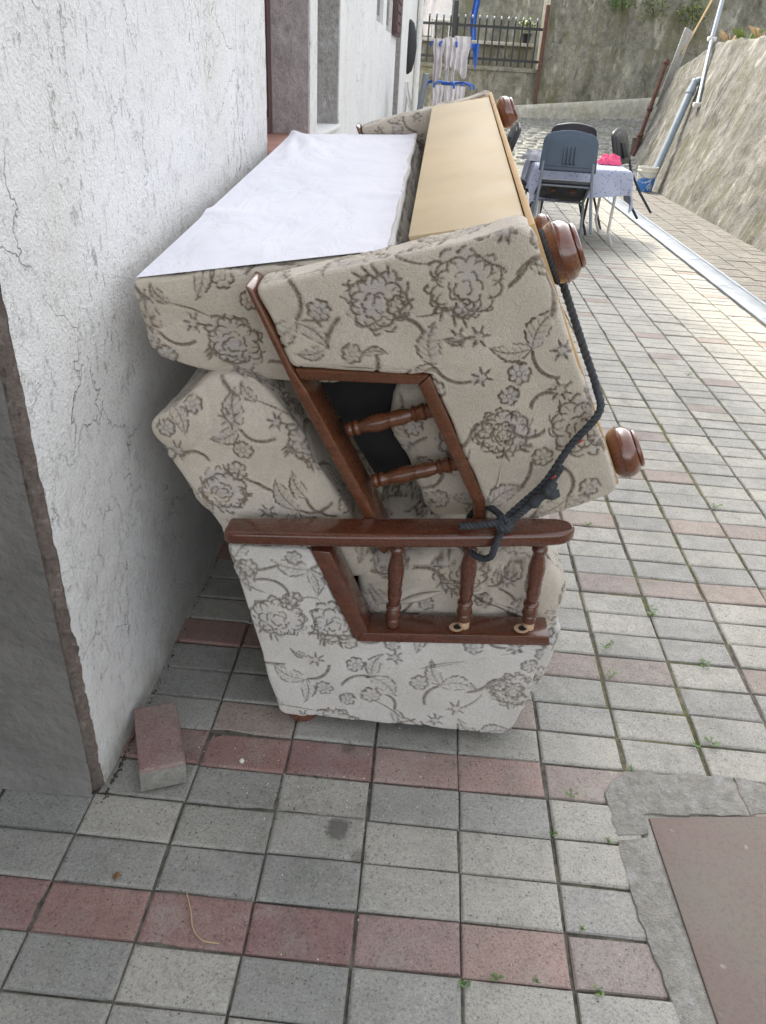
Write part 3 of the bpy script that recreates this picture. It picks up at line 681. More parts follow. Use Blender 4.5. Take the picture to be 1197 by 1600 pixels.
def pad(name, m, parent, poly, y0, y1, ctr, org, corner=.02, roll=.012, step=.0036, bulge=.004, uvo=(0, 0), uvrot=0.0, sag=None, coarse_far=True, ysteps=None, lump=.003, crease=.0):
    """upholstered body: outline in the x-z plane drawn out along y, soft rolled edges, pattern attribute"""
    B, arc = rounded(poly, corner, step); n = len(B); T_ = np.roll(B, -1, 0)-np.roll(B, 1, 0); T_ /= np.linalg.norm(T_, axis=1)[:, None]
    area = .5*np.sum(B[:, 0]*np.roll(B[:, 1], -1)-np.roll(B[:, 0], -1)*B[:, 1]); nrm = np.stack([T_[:, 1], -T_[:, 0]], 1)*(1 if area > 0 else -1)
    C = np.array(ctr); Bin = B-nrm*roll; rmax = np.max(np.linalg.norm(Bin-C, axis=1)); K = max(6, int(rmax/step/1.15))
    V = []; UV = []; rings = []
    def ring(P, y, uv): rings.append(len(V)); V.append(np.stack([P[:, 0], np.broadcast_to(y, n), P[:, 1]], 1)); UV.append(uv)
    cr, sr = math.cos(uvrot), math.sin(uvrot)
    def capuv(P): return np.stack([P[:, 0]*cr-P[:, 1]*sr+uvo[0], P[:, 0]*sr+P[:, 1]*cr+uvo[1]], 1)
    for k in range(1, K+1):
        q = k/K; P = C+(Bin-C)*q; ring(P, y0-bulge*(1-q**4), capuv(P))
    for a in (.3, .6, .9, 1.25, 1.57): P = Bin+nrm*roll*math.sin(a); ring(P, y0+roll*(1-math.cos(a)), capuv(P))
    ys = []; y = y0+roll; s = step
    while y < y1-roll-.002: y += s; s = min(s*1.045, .05 if coarse_far else .006); ys.append(min(y, y1-roll))
    su = lambda y: np.stack([arc+uvo[0]*1.7, np.full(n, y)+uvo[1]], 1)
    for y in ys: ring(B, y, su(y))
    for a in (.6, 1.2, 1.57): P = B-nrm*roll*(1-math.cos(a)); ring(P, y1-roll+roll*math.sin(a), su(y1))
    V = np.concatenate(V); UV = np.concatenate(UV); nr = len(rings)
    V = np.concatenate([V, [[C[0], y0-bulge, C[1]], [C[0], y1, C[1]]]]); UV = np.concatenate([UV, capuv(C[None, :]), UV[-1:]])
    idx = np.arange(nr*n).reshape(nr, n); nx = np.roll(idx, -1, 1)
    quads = np.stack([idx[:-1], nx[:-1], nx[1:], idx[1:]], -1).reshape(-1, 4)
    if area < 0: quads = quads[:, ::-1]
    faces = quads.tolist(); c0, c1 = nr*n, nr*n+1; first, last = idx[0], idx[-1]
    for k in range(n):
        a, b = first[k], first[(k+1) % n]; faces.append([c0, int(b), int(a)] if area > 0 else [c0, int(a), int(b)])
        a, b = last[k], last[(k+1) % n]; faces.append([c1, int(a), int(b)] if area > 0 else [c1, int(b), int(a)])
    faces = [f[::-1] for f in faces]
    if sag is not None: V = sag(V)
    V = V-np.array(org)
    me = bpy.data.meshes.new(name); me.from_pydata(V.tolist(), [], faces); me.materials.append(m); smooth(me); me.update()
    ln, fl, lb = np.clip(lookup(LINEB, UV)*1.25, 0, 1), lookup(FILL, UV), lookup(LINEB, UV); fb = lookup(FILLB, UV)
    NV = np.empty(len(V)*3, np.float32); me.vertices.foreach_get('normal', NV); NV = NV.reshape(-1, 3)
    W2 = V+np.array([parent.get('seed', 0)*3.1, 0, 0]) if parent else V
    lumps = (np.sin(W2[:, 0]*31+W2[:, 2]*23)+np.sin(W2[:, 1]*17+W2[:, 2]*41+1)+np.sin(W2[:, 0]*53-W2[:, 2]*37+2)*.6)*lump*.5
    if crease: q_ = W2[:, 0]*19+W2[:, 1]*27-W2[:, 2]*11; lumps = lumps-crease*np.exp(-((np.abs(np.sin(q_+2.2*np.sin(W2[:, 2]*9+W2[:, 0]*6+1)+1.4*np.sin(W2[:, 1]*13)))/.22)**2))*(.4+.6*np.sin(W2[:, 0]*14+W2[:, 2]*17+2)**2)
    V = V+NV*(fb*.0022-lb*.0036+lumps)[:, None]
    me.vertices.foreach_set('co', V.astype(np.float32).ravel())
    at = me.attributes.new('pattern', 'FLOAT_VECTOR', 'POINT'); at.data.foreach_set('vector', np.stack([ln, fl, fb], 1).astype(np.float32).ravel())
    me.update()
    return link(name, me, parent)

BAL = [(0, .013), (.03, .0155), (.06, .0155), (.075, .011), (.10, .0165), (.13, .0165), (.15, .012), (.20, .0135), (.33, .0185), (.42, .0175), (.50, .0150), (.515, .0165), (.53, .0150), (.62, .0165), (.70, .0140), (.745, .0115), (.76, .0165), (.785, .0175), (.80, .0125), (.83, .0155), (.885, .0180), (.91, .0130), (.925, .0155), (1, .0145)]
FOOT = [(0, .030), (.01, .040), (.06, .049), (.16, .0555), (.28, .0590), (.36, .0600), (.375, .0625), (.42, .0625), (.435, .0600), (.58, .0590), (.72, .0545), (.82, .0480), (.87, .0420), (.875, .0450), (.94, .0450), (1, .0405)]

# ------------------------------------------------------------------ lower sofa, standing on its feet
L0 = (0, 1.27, 0)
low = thing('sofa', 'floral beige sofa with wooden arm standing upright on the paving under the other', 'sofa', L0, 'two floral sofas tied together'); low['seed'] = 1
LB = lambda: MB()
def loc(P, o=L0): return tuple(a-b for a, b in zip(P, o))
PANEL = [(-.276, .034, .02), (.288, .034, .025), (.331, .325, .014), (-.101, .287, .004), (-.203, .522, .014), (-.378, .516, .016)]
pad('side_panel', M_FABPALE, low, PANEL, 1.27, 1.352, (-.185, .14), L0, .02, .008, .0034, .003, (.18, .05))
PF = [(-.276, .034), (.288, .034), (.331, .325), (-.101, .287), (-.203, .522), (-.378, .516)]
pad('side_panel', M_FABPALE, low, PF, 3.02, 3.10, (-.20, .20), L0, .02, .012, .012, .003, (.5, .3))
def wooden_arm(y, dy, near):
    # raked post, rail, armrest
    MB().prism([loc(p) for p in [(-.2015, y-.004, .523), (-.0985, y-.004, .290), (-.070, y-.004, .318), (-.160, y-.004, .523)]], (0, .072, 0), .004).build('post', M_WOOD, low, 40)
    MB().prism([loc(p) for p in [(-.0965, y-.006, .288), (.330, y-.006, .326), (.325, y-.006, .352), (-.0835, y-.006, .315)]], (0, .070, 0), .0035).build('rail', M_WOOD, low, 40)
    a = MB(); Q = []
    # plan outline of the armrest with rounded front end, bevelled
    w0, w1 = y-.014, y+.052; zc = lambda x: .546+(x+.31)*.098
    out = [(-.384, w1), (-.384, w0+.006), (-.36, w0)] + [(x, w0-.010*math.sin((x+.36)/.66*3.0)) for x in np.linspace(-.30, .27, 8)]
    out += [(.290+.045*math.sin(t), (w0+w1)/2-(w1-w0)/2*math.cos(t)) for t in np.linspace(.15, math.pi-.15, 9)]
    out += [(x, w1) for x in (.2, -.1)]
    bm = bmesh.new(); vs_ = [bm.verts.new(loc((x, yy, zc(x)-.016))) for x, yy in out]; f = bm.faces.new(vs_)
    r = bmesh.ops.extrude_face_region(bm, geom=[f])
    for g in r['geom']:
        if isinstance(g, bmesh.types.BMVert): g.co.z += .032
    bmesh.ops.recalc_face_normals(bm, faces=bm.faces[:]); bmesh.ops.bevel(bm, geom=[e for e in bm.edges if abs(e.verts[0].co.z-e.verts[1].co.z) < .02 or e.calc_face_angle(0) > .9], offset=.010, segments=4, affect='EDGES', profile=.5)
    MB().bm(bm).build('armrest', M_WOOD, low, 50)
    for k, x in enumerate((-.018, .128, .270)):
        zb = .318+(x+.0965)*.089+.001; zt = zc(x)-.0165; yb = y+.020
        off = .0 if k == 0 else .016
        b = MB(); b.lathe(BAL, loc((x-.003+(.005 if k else 0), yb-.002, zt)), loc((x+(.010 if k else 0), yb+(.004 if k else 0), zb+off)), 20); bo = b.build('baluster', M_WOOD, low, 60)
        if k and near:
            MB().lathe([(0, .0125), (1, .0125)], loc((x+.011, yb+.004, zb+off-.0005)), loc((x+.0125, yb+.005, zb-.006)), 16).build('dowel', M_DOWEL, bo, 40)
            h = MB(); n0 = 20; cx, cy = x-.004, yb-.006
            vs_ = [loc((cx+.0165*math.cos(t), cy+.0165*math.sin(t), zb+.0010+(.0165*math.cos(t)-.004)*.089)) for t in np.linspace(0, 2*math.pi, n0, endpoint=False)]
            h.add(vs_, [tuple(range(n0))]); ho = h.build('dowel_hole', M_DOWEL, low); MB().add([(p[0]*.55+.45*(cx+.004), p[1]*.55+.45*(cy-1.27+.001), p[2]+.0008) for p in vs_], [tuple(range(n0))]).build('hole', M_INNER, ho)
wooden_arm(1.27, .08, True); wooden_arm(3.028, .08, False)
pad('backrest', M_FABCREAM, low, [(-.556, .731, .03), (-.475, .812, .03), (-.415, .852, .03), (-.328, .864, .05), (-.262, .79, .03), (-.20, .68, .03), (-.12, .545, .02), (-.06, .42, .03), (-.27, .345, .02), (-.405, .468, .02)], 1.358, 3.014, (-.31, .63), L0, .03, .014, .0036, .008, (.43, .21), .25, lump=.006, crease=.005)
pad('seat_cushion', M_FABCREAM, low, [(-.115, .275, .03), (.352, .280, .03), (.376, .385, .05), (.340, .475, .06), (.10, .482, .05), (-.10, .455, .05)], 1.358, 3.014, (.12, .40), L0, .03, .030, .0036, .008, (.1, .4), lump=.007, crease=.006)
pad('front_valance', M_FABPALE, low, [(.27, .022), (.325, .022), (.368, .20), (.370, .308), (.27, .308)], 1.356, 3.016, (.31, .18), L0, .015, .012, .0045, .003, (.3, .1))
MB().prism([loc(p) for p in [(-.266, 1.353, .028), (-.370, 1.353, .512), (-.360, 1.353, .512), (-.256, 1.353, .028)]], (0, 1.665, 0), 0).build('rear_shade_panel', M_INNER, low)  # dark panel added to deepen the shade between sofa and wall
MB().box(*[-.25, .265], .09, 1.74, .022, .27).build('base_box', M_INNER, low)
for x, y in ((-.225, .045), (.20, .12), (-.225, 1.77), (.225, 1.77)):
    MB().lathe([(0, .042), (.6, .045), (1, .036)], (x, y, .040), (x, y, .001), 18).build('foot', M_FOOT, low, 40)

# ------------------------------------------------------------------ upper sofa, tipped over on its front, back uppermost
U0 = (0, 1.30, .90)
upp = thing('sofa', 'floral beige sofa tipped over on top, its bottom and wooden bun feet facing the alley', 'sofa', U0, 'two floral sofas tied together', (math.radians(5), 0, 0)); upp['seed'] = 2
def ul(P): return loc(P, U0)
LU = 3.15
bB, bC = np.array([.159, 1.185]), np.array([.413, .69]); dS = (bC-bB)/np.linalg.norm(bC-bB); dT = np.array([dS[1], -dS[0]])
def st(s, t): p = bB+dS*s+dT*t; return (float(p[0]), float(p[1]))
UP = [(-.306, 1.052, .018), (.156, 1.190, .03), (.416, .688, .03), (.158, .553, .018), (.152, .640, .004), (.0135, .914, .004), (-.241, .906, .016)]
pad('side_panel', M_FAB, upp, UP, 1.30, 1.382, (.18, .955), U0, .02, .010, .0034, .003, (.02, .33), -.35)
pad('side_panel', M_FAB, upp, [p[:2] for p in UP], LU-.082, LU, (.18, .955), U0, .02, .008, .008, .003, (.3, .1), -.35)
def upper_arm(y, near):
    MB().prism([ul(p) for p in [(-.237, y-.003, .905), (.013, y-.003, .913), (-.006, y-.003, .893), (-.226, y-.003, .885)]], (0, .07, 0), .003).build('rail', M_WOOD_WARM, upp, 40)
    MB().prism([ul(p) for p in [(.0145, y-.0045, .9135), (.153, y-.0045, .638), (.156, y-.0045, .56), (.133, y-.0045, .56), (.131, y-.0045, .632), (-.005, y-.0045, .8915)]], (0, .07, 0), .003).build('rail', M_WOOD_WARM, upp, 40)
    a = MB(); e = [(-.322, 1.060), (-.298, 1.052), (-.213, .862), (-.082, .604), (-.030, .482), (-.052, .470), (-.104, .600), (-.232, .852)]
    e = [(-.322, 1.058), (-.3075, 1.052), (-.242, .908), (-.213, .862), (-.082, .604), (-.036, .500), (-.048, .482), (-.064, .494), (-.106, .598), (-.234, .853)]
    a.prism([ul((p[0], y-.006, p[1])) for p in e], (0, .090, 0), .005, 3); a.build('armrest', M_WOOD_WARM, upp, 50)
    for p, q in (((-.128, .770), (.030, .828)), ((-.072, .652), (.092, .711))):
        b = MB(); b.lathe(BAL, ul((p[0]-.012, y+.032, p[1]-.004)), ul((q[0], y+.032, q[1])), 20); b.build('baluster', M_WOOD_WARM, upp, 60)
upper_arm(1.30, True); upper_arm(LU-.08, False)
def twist(V): V = V.copy(); V[:, 0] -= np.clip((V[:, 1]-1.4)/1.7, 0, 1)*np.clip((V[:, 0]+.566)/.5, 0, 1)*.022; V[:, 2] -= np.clip((V[:, 1]-1.4)/1.7, 0, 1)*np.clip((V[:, 0]+.566)/.5, 0, 1)*.065; return V
pad('backrest', M_FAB, upp, [(-.566, 1.014, .02), (-.080, 1.101, .02), (-.045, 1.03, .03), (-.06, .90, .03), (-.160, .835, .03), (-.283, .826, .04), (-.466, .842, .05), (-.548, .868, .04)], 1.395, LU-.095, (-.32, .95), U0, .03, .012, .0036, .006, (.55, .02), .15, lump=.002, sag=twist, crease=.003)
# white lining nailed over the rear of the backrest, slack and creased
def lining(u, v):
    y = 1.401+v*(LU-.105-1.401); e = min(u, 1-u, v*3, (1-v)*3); x = -.557+u*(.482-.022*v+.008*vnoise(y, 2, 0, 5)); z = 1.014+(x+.566)*.18-min(1, max(0, (y-1.4)/1.7))*min(1, max(0, (x+.566)/.5))*.065
    h = .0045+.010*vnoise(u*1.4+v*2.2, v*3-u, 1, 1.7)*min(1, e*5)*.5+.005*min(1, e*5) + .006*abs(vnoise(u*3+v*5, u-v*2, 5, 1.6))*min(1, e*5)
    h += .006*math.exp(-((u-.22-(v-.75)*.8)/.05)**2)*max(0, v-.55) + .008*max(0, u-.93)/.07*(.5+vnoise(y, 7, 2, 12))
    for (ua, va, ub, vb, am, wd) in ((.02, 1, .40, .72, .012, .05), (.05, .93, .22, .60, .010, .04), (1, .55, .62, .48, .009, .05), (1, .28, .70, .34, .010, .045), (.0, .30, .34, .22, .007, .05), (.98, .85, .70, .80, .009, .04)):
        dx, dy = ub-ua, (vb-va)*2.4; px, py = u-ua, (v-va)*2.4; L2 = dx*dx+dy*dy; t = max(0, min(1, (px*dx+py*dy)/L2)); d = math.hypot(px-dx*t, py-dy*t); h += am*math.exp(-(d/wd)**2)*(1-t)
    return ul((x, y, z+h))
MB().grid(lining, 70, 150).build('white_lining', M_LINING, upp)
fb_ = [ul((-.075-.022*v+.006*vnoise(v, 3, 0, 9), 1.402+v*(LU-.11-1.402), 1.108+.006*vnoise(v, 1, 0, 7)-v*.065)) for v in np.linspace(0, 1, 60)]
MB().tube(fb_, [.0065+.003*vnoise(k, 2, 0, .4) for k in range(60)], 8).build('lining_hem', M_FABPALE, upp)
# seat box: tan rear board, tan bottom board, dark inner sides
a0, a1 = st(.004, .008), (-.045, 1.136)
MB().prism([ul((a0[0], 1.384, a0[1])), ul((a1[0], 1.384, a1[1])), ul((a1[0]+dS[0]*.012, 1.384, a1[1]+dS[1]*.012)), ul((a0[0]+dS[0]*.012, 1.384, a0[1]+dS[1]*.012))], (0, LU-.084-1.384, 0), .002).build('rear_board', M_BOARD, upp, 40)
b0, b1 = st(.0, -.006), st(.552, -.006); b2, b3 = st(.552, .006), st(.0, .006)
MB().prism([ul((p[0], 1.325, p[1])) for p in (b0, b1, b2, b3)], (0, LU-.025-1.325, 0), .002).build('bottom_board', M_BOARD2, upp, 40)
c0_, c1_, c2_, c3_ = st(.02, .01), (-.040, 1.118), st(.10, .23), st(.50, .26); c4_ = st(.54, .01)
MB().prism([ul((p[0], 1.386, p[1])) for p in (c0_, c1_, c2_, c3_, c4_)], (0, LU-.086-1.386, 0), 0).build('seat_box', M_INNER, upp)
MB().prism([ul((p[0], 1.432, p[1])) for p in ((-.235, .868), (-.055, .862), (.0, .74), (.055, .60), (-.085, .60), (-.19, .78))], (0, .004, 0), 0).build('gap_shade_sheet', M_INNER, upp)  # thin black sheet added as the deep shade inside the arm opening
s_ = [st(.235, .262), st(.560, .262), st(.585, .33), st(.545, .405), st(.26, .395), st(.215, .34)]
pad('seat_cushion', M_FAB, upp, s_, 1.395, LU-.095, st(.39, .33), U0, .04, .028, .0042, .008, (.2, .6), lump=.007)
for s in (.078, .515):
    for y in (1.375, LU-.075):
        p, q = st(s, -.006), st(s, -.066)
        MB().lathe([(a, b*.90) for a, b in FOOT], ul((p[0], y, p[1])), ul((q[0], y, q[1])), 28).build('foot', M_FOOT, upp, 60)

# ------------------------------------------------------------------ rope
def upw(p):
    th = math.radians(5); y, z = p[1]-1.3, p[2]-.9
    return Vector((p[0], 1.3+y*math.cos(th)-z*math.sin(th), .9+y*math.sin(th)+z*math.cos(th)))
def catmull(P, n=14):
    P = [Vector(p) for p in P]; Q = [P[0]*2-P[1]]+P+[P[-1]*2-P[-2]]; out = []
    for i in range(1, len(Q)-2):
        a, b, c, d = Q[i-1:i+3]
        for k in range(n):
            t = k/n; out.append(.5*((2*b)+(c-a)*t+(2*a-5*b+4*c-d)*t*t+(3*b-a-3*c+d)*t**3))
    return out+[P[-1]]
def rope_mesh(mb, P, r, pitch=.035, strands=3, n=7):
    P = [Vector(p) for p in P]; L = [0]
    for a, b in zip(P, P[1:]): L.append(L[-1]+(b-a).length)
    m = max(8, int(L[-1]/.004)); t0 = None; pts = []
    import bisect
    for k in range(m+1):
        s = L[-1]*k/m; i = min(len(P)-2, max(0, bisect.bisect_right(L, s)-1)); f = (s-L[i])/max(1e-9, L[i+1]-L[i]); pts.append((s, P[i].lerp(P[i+1], f)))
    u = None; fr_ = []
    for k in range(m+1):
        t = (pts[min(k+1, m)][1]-pts[max(k-1, 0)][1]).normalized()
        if u is None: u = t.orthogonal().normalized()
        u = (u-t*u.dot(t)).normalized(); fr_.append((u.copy(), t.cross(u)))
    for q in range(strands):
        mb.tube([p+(fr_[k][0]*math.cos(s/pitch*6.283+q*6.283/strands)+fr_[k][1]*math.sin(s/pitch*6.283+q*6.283/strands))*r*.52 for k, (s, p) in enumerate(pts)], r*.56, n)
    return mb
rp = thing('rope', 'dark twisted rope knotted round the wooden arm, tying the two sofas together', 'rope', (.185, 1.285, .60))
RO = Vector((.185, 1.285, .60))
def rl(P): return [Vector(p)-RO for p in P]
run = [upw((*[st(s, -.020)[0]], y, st(s, -.020)[1])) for s, y in ((.085, 1.425), (.13, 1.415), (.19, 1.395), (.26, 1.365), (.325, 1.325))]
run = catmull(run + [Vector((.331, 1.286, .872)), Vector((.289, 1.274, .806)), Vector((.254, 1.266, .730)), Vector((.215, 1.262, .678)), Vector((.186, 1.258, .643))])
fc_ = np.array(st(.078, -.012)); tn = Vector((float(dS[0]), 0, float(dS[1])))
rope_mesh(MB(), rl([upw((fc_[0]+tn.x*.045*math.cos(t), 1.375+.045*math.sin(t), fc_[1]+tn.z*.045*math.cos(t))) for t in np.linspace(0, 6.283, 40)]), .0060, .025).build('foot_loop', M_ROPE, rp)
rope_mesh(MB(), rl(run), .0074).build('strand', M_ROPE, rp)
dbl = catmull([Vector((.278, 1.262, .768)), Vector((.256, 1.255, .722)), Vector((.222, 1.248, .676)), Vector((.190, 1.245, .640))])
rope_mesh(MB(), rl(dbl), .0074, .028).build('strand', M_ROPE, rp)
lp = catmull([Vector((.186, 1.248, .640)), Vector((.178, 1.238, .612)), Vector((.172, 1.232, .590)), Vector((.168, 1.236, .566)), Vector((.150, 1.252, .551)), Vector((.125, 1.285, .548)), Vector((.118, 1.33, .553)), Vector((.13, 1.362, .585)), Vector((.155, 1.34, .622)), Vector((.176, 1.29, .638)), Vector((.186, 1.26, .640))])
rope_mesh(MB(), rl(lp), .0072, .026).build('loop', M_ROPE, rp)
for k, (tx, sc) in enumerate(((0, 1), (.9, .9), (1.9, .85))):
    c = Vector((.186, 1.247, .638)); A = Vector((math.cos(tx), .25, math.sin(tx))).normalized(); Bv = A.cross(Vector((.5, .2, -.8))).normalized()
    rope_mesh(MB(), rl([c+(A*math.cos(t)+Bv*math.sin(t))*.0145*sc for t in np.linspace(0, 6.283, 26)]), .0075, .028).build('knot_turn', M_ROPE, rp)
tl = catmull([Vector((.186, 1.245, .642)), Vector((.160, 1.242, .640)), Vector((.128, 1.246, .630)), Vector((.100, 1.252, .622))])
rope_mesh(MB(), rl(tl), .0074, .026).build('tail', M_ROPE, rp)
for k, e in enumerate(((.268, 1.245, .742), (.279, 1.240, .722), (.262, 1.238, .728))):
    t_ = catmull([Vector((.232, 1.246, .688)), Vector((.247, 1.240, .706+.004*k)), Vector(e)])
    MB().tube(rl(t_), [.008+.003*math.sin(i*.35) for i in range(len(t_))], 8).build('frayed_end', M_ROPE, rp)
for p in ((.300, 1.263, .818), (.262, 1.252, .745), (.236, 1.243, .704)):
    MB().tube(rl([Vector(p), Vector(p)+Vector((.005, -.003, .008))]), .0022, 6).build('red_thread', M_ROPE2, rp)
# ------------------------------------------------------------------ loose block leaning at the house corner
lb = thing('loose_paver', 'loose red paving block lying at the foot of the house corner', 'paving block', (-.53, 1.135, 0), None, (math.radians(-3), math.radians(3), math.radians(24)))
v, f = paver_geo(.098, .198, .010, random.Random(9), .003); MB().add([(a, b, c+.070) for a, b, c in v], f).build('red_face', M_PRED, lb)
MB().box(-.0487, .0487, -.0987, .0987, .006, .0598, .002).build('grey_body', M_SLABC, lb)

# ------------------------------------------------------------------ table, chairs, cloths
TX, TY, TH = 1.38, 8.30, .69
tb = thing('garden_table', 'square garden table hidden under a speckled tablecloth with chairs leant on it', 'table', (TX, TY, 0))
MB().box(-.44, .44, -.44, .44, TH-.035, TH-.005, .006).build('top', M_WHITEP, tb)
for sx in (-1, 1):
    for sy in (-1, 1):
        MB().tube([(sx*.36, sy*.36, TH-.036), (sx*.36, sy*.36, .12), (sx*.42, sy*.36, .0)], .014, 10).build('leg', M_WHITEP, tb)
def cloth(cx, cy, half, size, z, ang, seed):
    def fn(u, v):
        a, b = (u-.5)*size, (v-.5)*size; x, y = a*math.cos(ang)-b*math.sin(ang), a*math.sin(ang)+b*math.cos(ang)
        ox, oy = max(0, abs(x)-half), max(0, abs(y)-half); d = math.hypot(ox, oy)
        sx, sy = math.copysign(1, x), math.copysign(1, y)
        if d == 0: return (x, y, z+.004+.002*vnoise(x, y, seed, 7))
        k = .10+.10*abs(math.sin(8*(x+y)+seed)); nx, ny = ox/d, oy/d
        return (sx*(min(abs(x), half)+.012+nx*d*k+.01*math.sin(14*y+seed)*nx), sy*(min(abs(y), half)+.012+ny*d*k+.01*math.sin(14*x)*ny), z-d*.96)
    return fn
tc = MB().grid(cloth(0, 0, .445, 1.42, 0, .12, 2), 70, 70).build('tablecloth', M_TCLOTH); tc.location = (TX, TY, TH)
tag(tc, 'pale blue grey speckled cloth draped over the garden table', 'tablecloth')
def rag(name, m, loc_, r, h, seed, label, cat):
    def fn(u, v):
        a = u*2*math.pi; q = v; rr_ = r*q*(1+.30*vnoise(math.cos(a)*1.5, math.sin(a)*1.5, seed, 1.3)); z = h*.75*(1-q**5)+.55*h*vnoise(rr_*math.cos(a), rr_*math.sin(a), seed, 18)*(1-q*.5)+.2*h*vnoise(rr_*math.cos(a), rr_*math.sin(a), seed+4, 45)
        return (rr_*math.cos(a), rr_*math.sin(a)*.8, max(.004, z))
    o = MB().grid(fn, 48, 24).build(name, m); o.location = loc_; tag(o, label, cat); return o
rag('crumpled_cloth', M_PINK, (1.70, 8.35, TH+.006), .13, .10, 3, 'crumpled bright pink cloth lying on the table', 'cloth')
rag('crumpled_cloth', M_GREYCLOTH, (1.00, 8.32, TH+.006), .20, .11, 8, 'crumpled pale grey cloth lying on the table edge', 'cloth')

def make_chair(label, back_m, frame_m):
    c = thing('plastic_chair', label, 'chair', (0, 0, 0), 'chairs tipped against the table')
    def outline(w0, w1, z0, z1, r, y0=0): # rounded top
        pts = [(-w0/2, z0), (w0/2, z0), (w1/2, z1-r)]
        pts += [(w1/2*math.cos(t) if False else (w1/2-r)+r*math.cos(t), z1-r+r*math.sin(t)) for t in np.linspace(.1, math.pi/2, 7)]
        pts += [(x, z1+.018*(1-(x/(w1/2-r))**2)) for x in np.linspace((w1/2-r)*.7, -(w1/2-r)*.7, 7)]
        pts += [(-(w1/2-r)-r*math.sin(t), z1-r+r*math.cos(t)) for t in np.linspace(.0, math.pi/2-.1, 7)]
        return pts
    yb = lambda z: -.43-.10*(z-.5)
    b = MB(); P = outline(.46, .44, .53, .84, .09); b.prism([(x, yb(z), z) for x, z in P], (0, .030, 0), .007, 2); bk = b.build('backrest', back_m, c, 50)
    P2 = outline(.36, .34, .56, .80, .06); MB().prism([(x, yb(z)-.006, z) for x, z in P2], (0, .010, 0), .003).build('back_panel', back_m, bk, 50)
    for k in range(4): x = -.045+k*.03; MB().box(x-.006, x+.006, -.472, -.446, .575, .72, .003).build('rib', back_m, bk)
    s = MB(); so = [(-.20, -.42), (.20, -.42), (.225, -.10), (.20, .0), (.12, .045), (-.12, .045), (-.20, .0), (-.225, -.10)]
    s.prism([(x, y, .425) for x, y in so], (0, 0, .035), .012, 3); s.build('seat', M_BLACKPL, c, 50)
    for sx in (-1, 1):
        MB().tube([(sx*.20, -.435, .60), (sx*.205, -.42, .46), (sx*.22, -.46, .22), (sx*.235, -.52, .0)], .0125, 8).build('leg', frame_m, c)
        MB().tube([(sx*.195, -.40, .415), (sx*.205, -.02, .405), (sx*.215, .0, .36), (sx*.225, .01, .0)], .0125, 8).build('leg', frame_m, c)
        MB().box(sx*.08-.022, sx*.08+.022, -.30, -.24, .405, .424).build('bracket', M_RUST, c)
    for y, z in ((-.40, .413), (-.02, .405)): MB().tube([(-.195, y, z), (.195, y, z)], .010, 8).build('cross_bar', frame_m, c)
    return c
TILT = math.radians(-25)
ch = make_chair('slate blue plastic chair tipped forward onto the table, its ribbed back to the sofas', M_SLATEPL, M_STEELGREY)
ch.scale = (1.12, 1.05, 1.05); ch.location = (1.17, 7.62, 0); ch.rotation_euler = (TILT, 0, math.radians(-3))
blk_chair = make_chair('black plastic chair tipped against the far side of the table', M_BLACKPL, M_IRON)
blk_chair.scale = (1.12, 1.05, 1.05); blk_chair.location = (1.42, 9.02, 0); blk_chair.rotation_euler = (TILT, 0, math.radians(178))
c2 = copy_tree(blk_chair); c2['label'] = 'black plastic chair tipped against the table beside the drain channel'; c2.location = (1.74, 8.62, 0); c2.rotation_euler = (TILT, 0, math.radians(62))
c3 = copy_tree(blk_chair); c3['label'] = 'black plastic chair tipped against the table on the side towards the house'; c3.location = (.80, 8.36, 0); c3.rotation_euler = (TILT, 0, math.radians(-86))

# ------------------------------------------------------------------ bucket, pipes, poles
bk = thing('paint_bucket', 'white plastic bucket with blue print standing under the grey pipe', 'bucket', (3.20, 12.7, 0))
MB().lathe([(0, .118), (.02, .122), (.80, .148), (.81, .158), (.86, .158), (.88, .150), (1, .152), (1, .140), (.2, .118)], (0, 0, 0), (0, 0, .34), 28).build('body', M_BUCKET, bk, 40)
MB().tube([(.155*math.cos(t), .155*math.sin(t), .30-.10*math.sin(t)*0-.11*abs(math.sin(t))) for t in np.linspace(math.pi, 2*math.pi, 16)], .004, 6).build('handle', M_GALV, bk)
wx = lambda z, d=0: 3.38+.35*z-d
pp = thing('drain_pipe', 'grey plastic pipe with elbow coming out of the leaning wall above the bucket', 'pipe', (3.46, 13.0, .2))
po = Vector((3.46, 13.0, .2)); P = [(3.30, 12.72, .20), (3.77, 13.40, 1.40), (3.80, 13.44, 1.47), (3.87, 13.46, 1.51), (4.05, 13.46, 1.53)]
MB().tube([Vector(p)-po for p in catmull(P, 8)], .055, 14).build('pipe', M_PVC, pp)
MB().lathe([(0, .064), (1, .064)], Vector((3.74, 13.357, 1.325))-po, Vector((3.775, 13.407, 1.412))-po, 16).build('collar', M_PVC, pp, 40)
sp_ = thing('steel_pole', 'slim galvanised pole fixed up the leaning mossy wall', 'pole', (3.78, 12.95, 1.2))
so_ = Vector((3.78, 12.95, 1.2))
MB().tube([Vector((3.77, 12.92, 1.2))-so_, Vector((4.05, 13.95, 2.1))-so_], .028, 10).build('lower_tube', M_GALV, sp_)
MB().tube([Vector((4.05, 13.951, 2.1))-so_, Vector((4.33, 14.75, 3.4))-so_], .034, 10).build('upper_tube', M_GALV, sp_)
for p in ((3.77, 12.92, 1.2), (4.05, 13.95, 2.08)): MB().box(p[0]-so_.x-.06, p[0]-so_.x+.06, p[1]-so_.y-.05, p[1]-so_.y+.05, p[2]-so_.z-.03, p[2]-so_.z+.03, .006).build('clamp', M_WHITEP, sp_)
rpz = thing('rusty_pole', 'rusty iron pole leaning at the far end of the mossy wall', 'pole', (3.40, 15.1, .35))
ro_ = Vector((3.40, 15.1, .35))
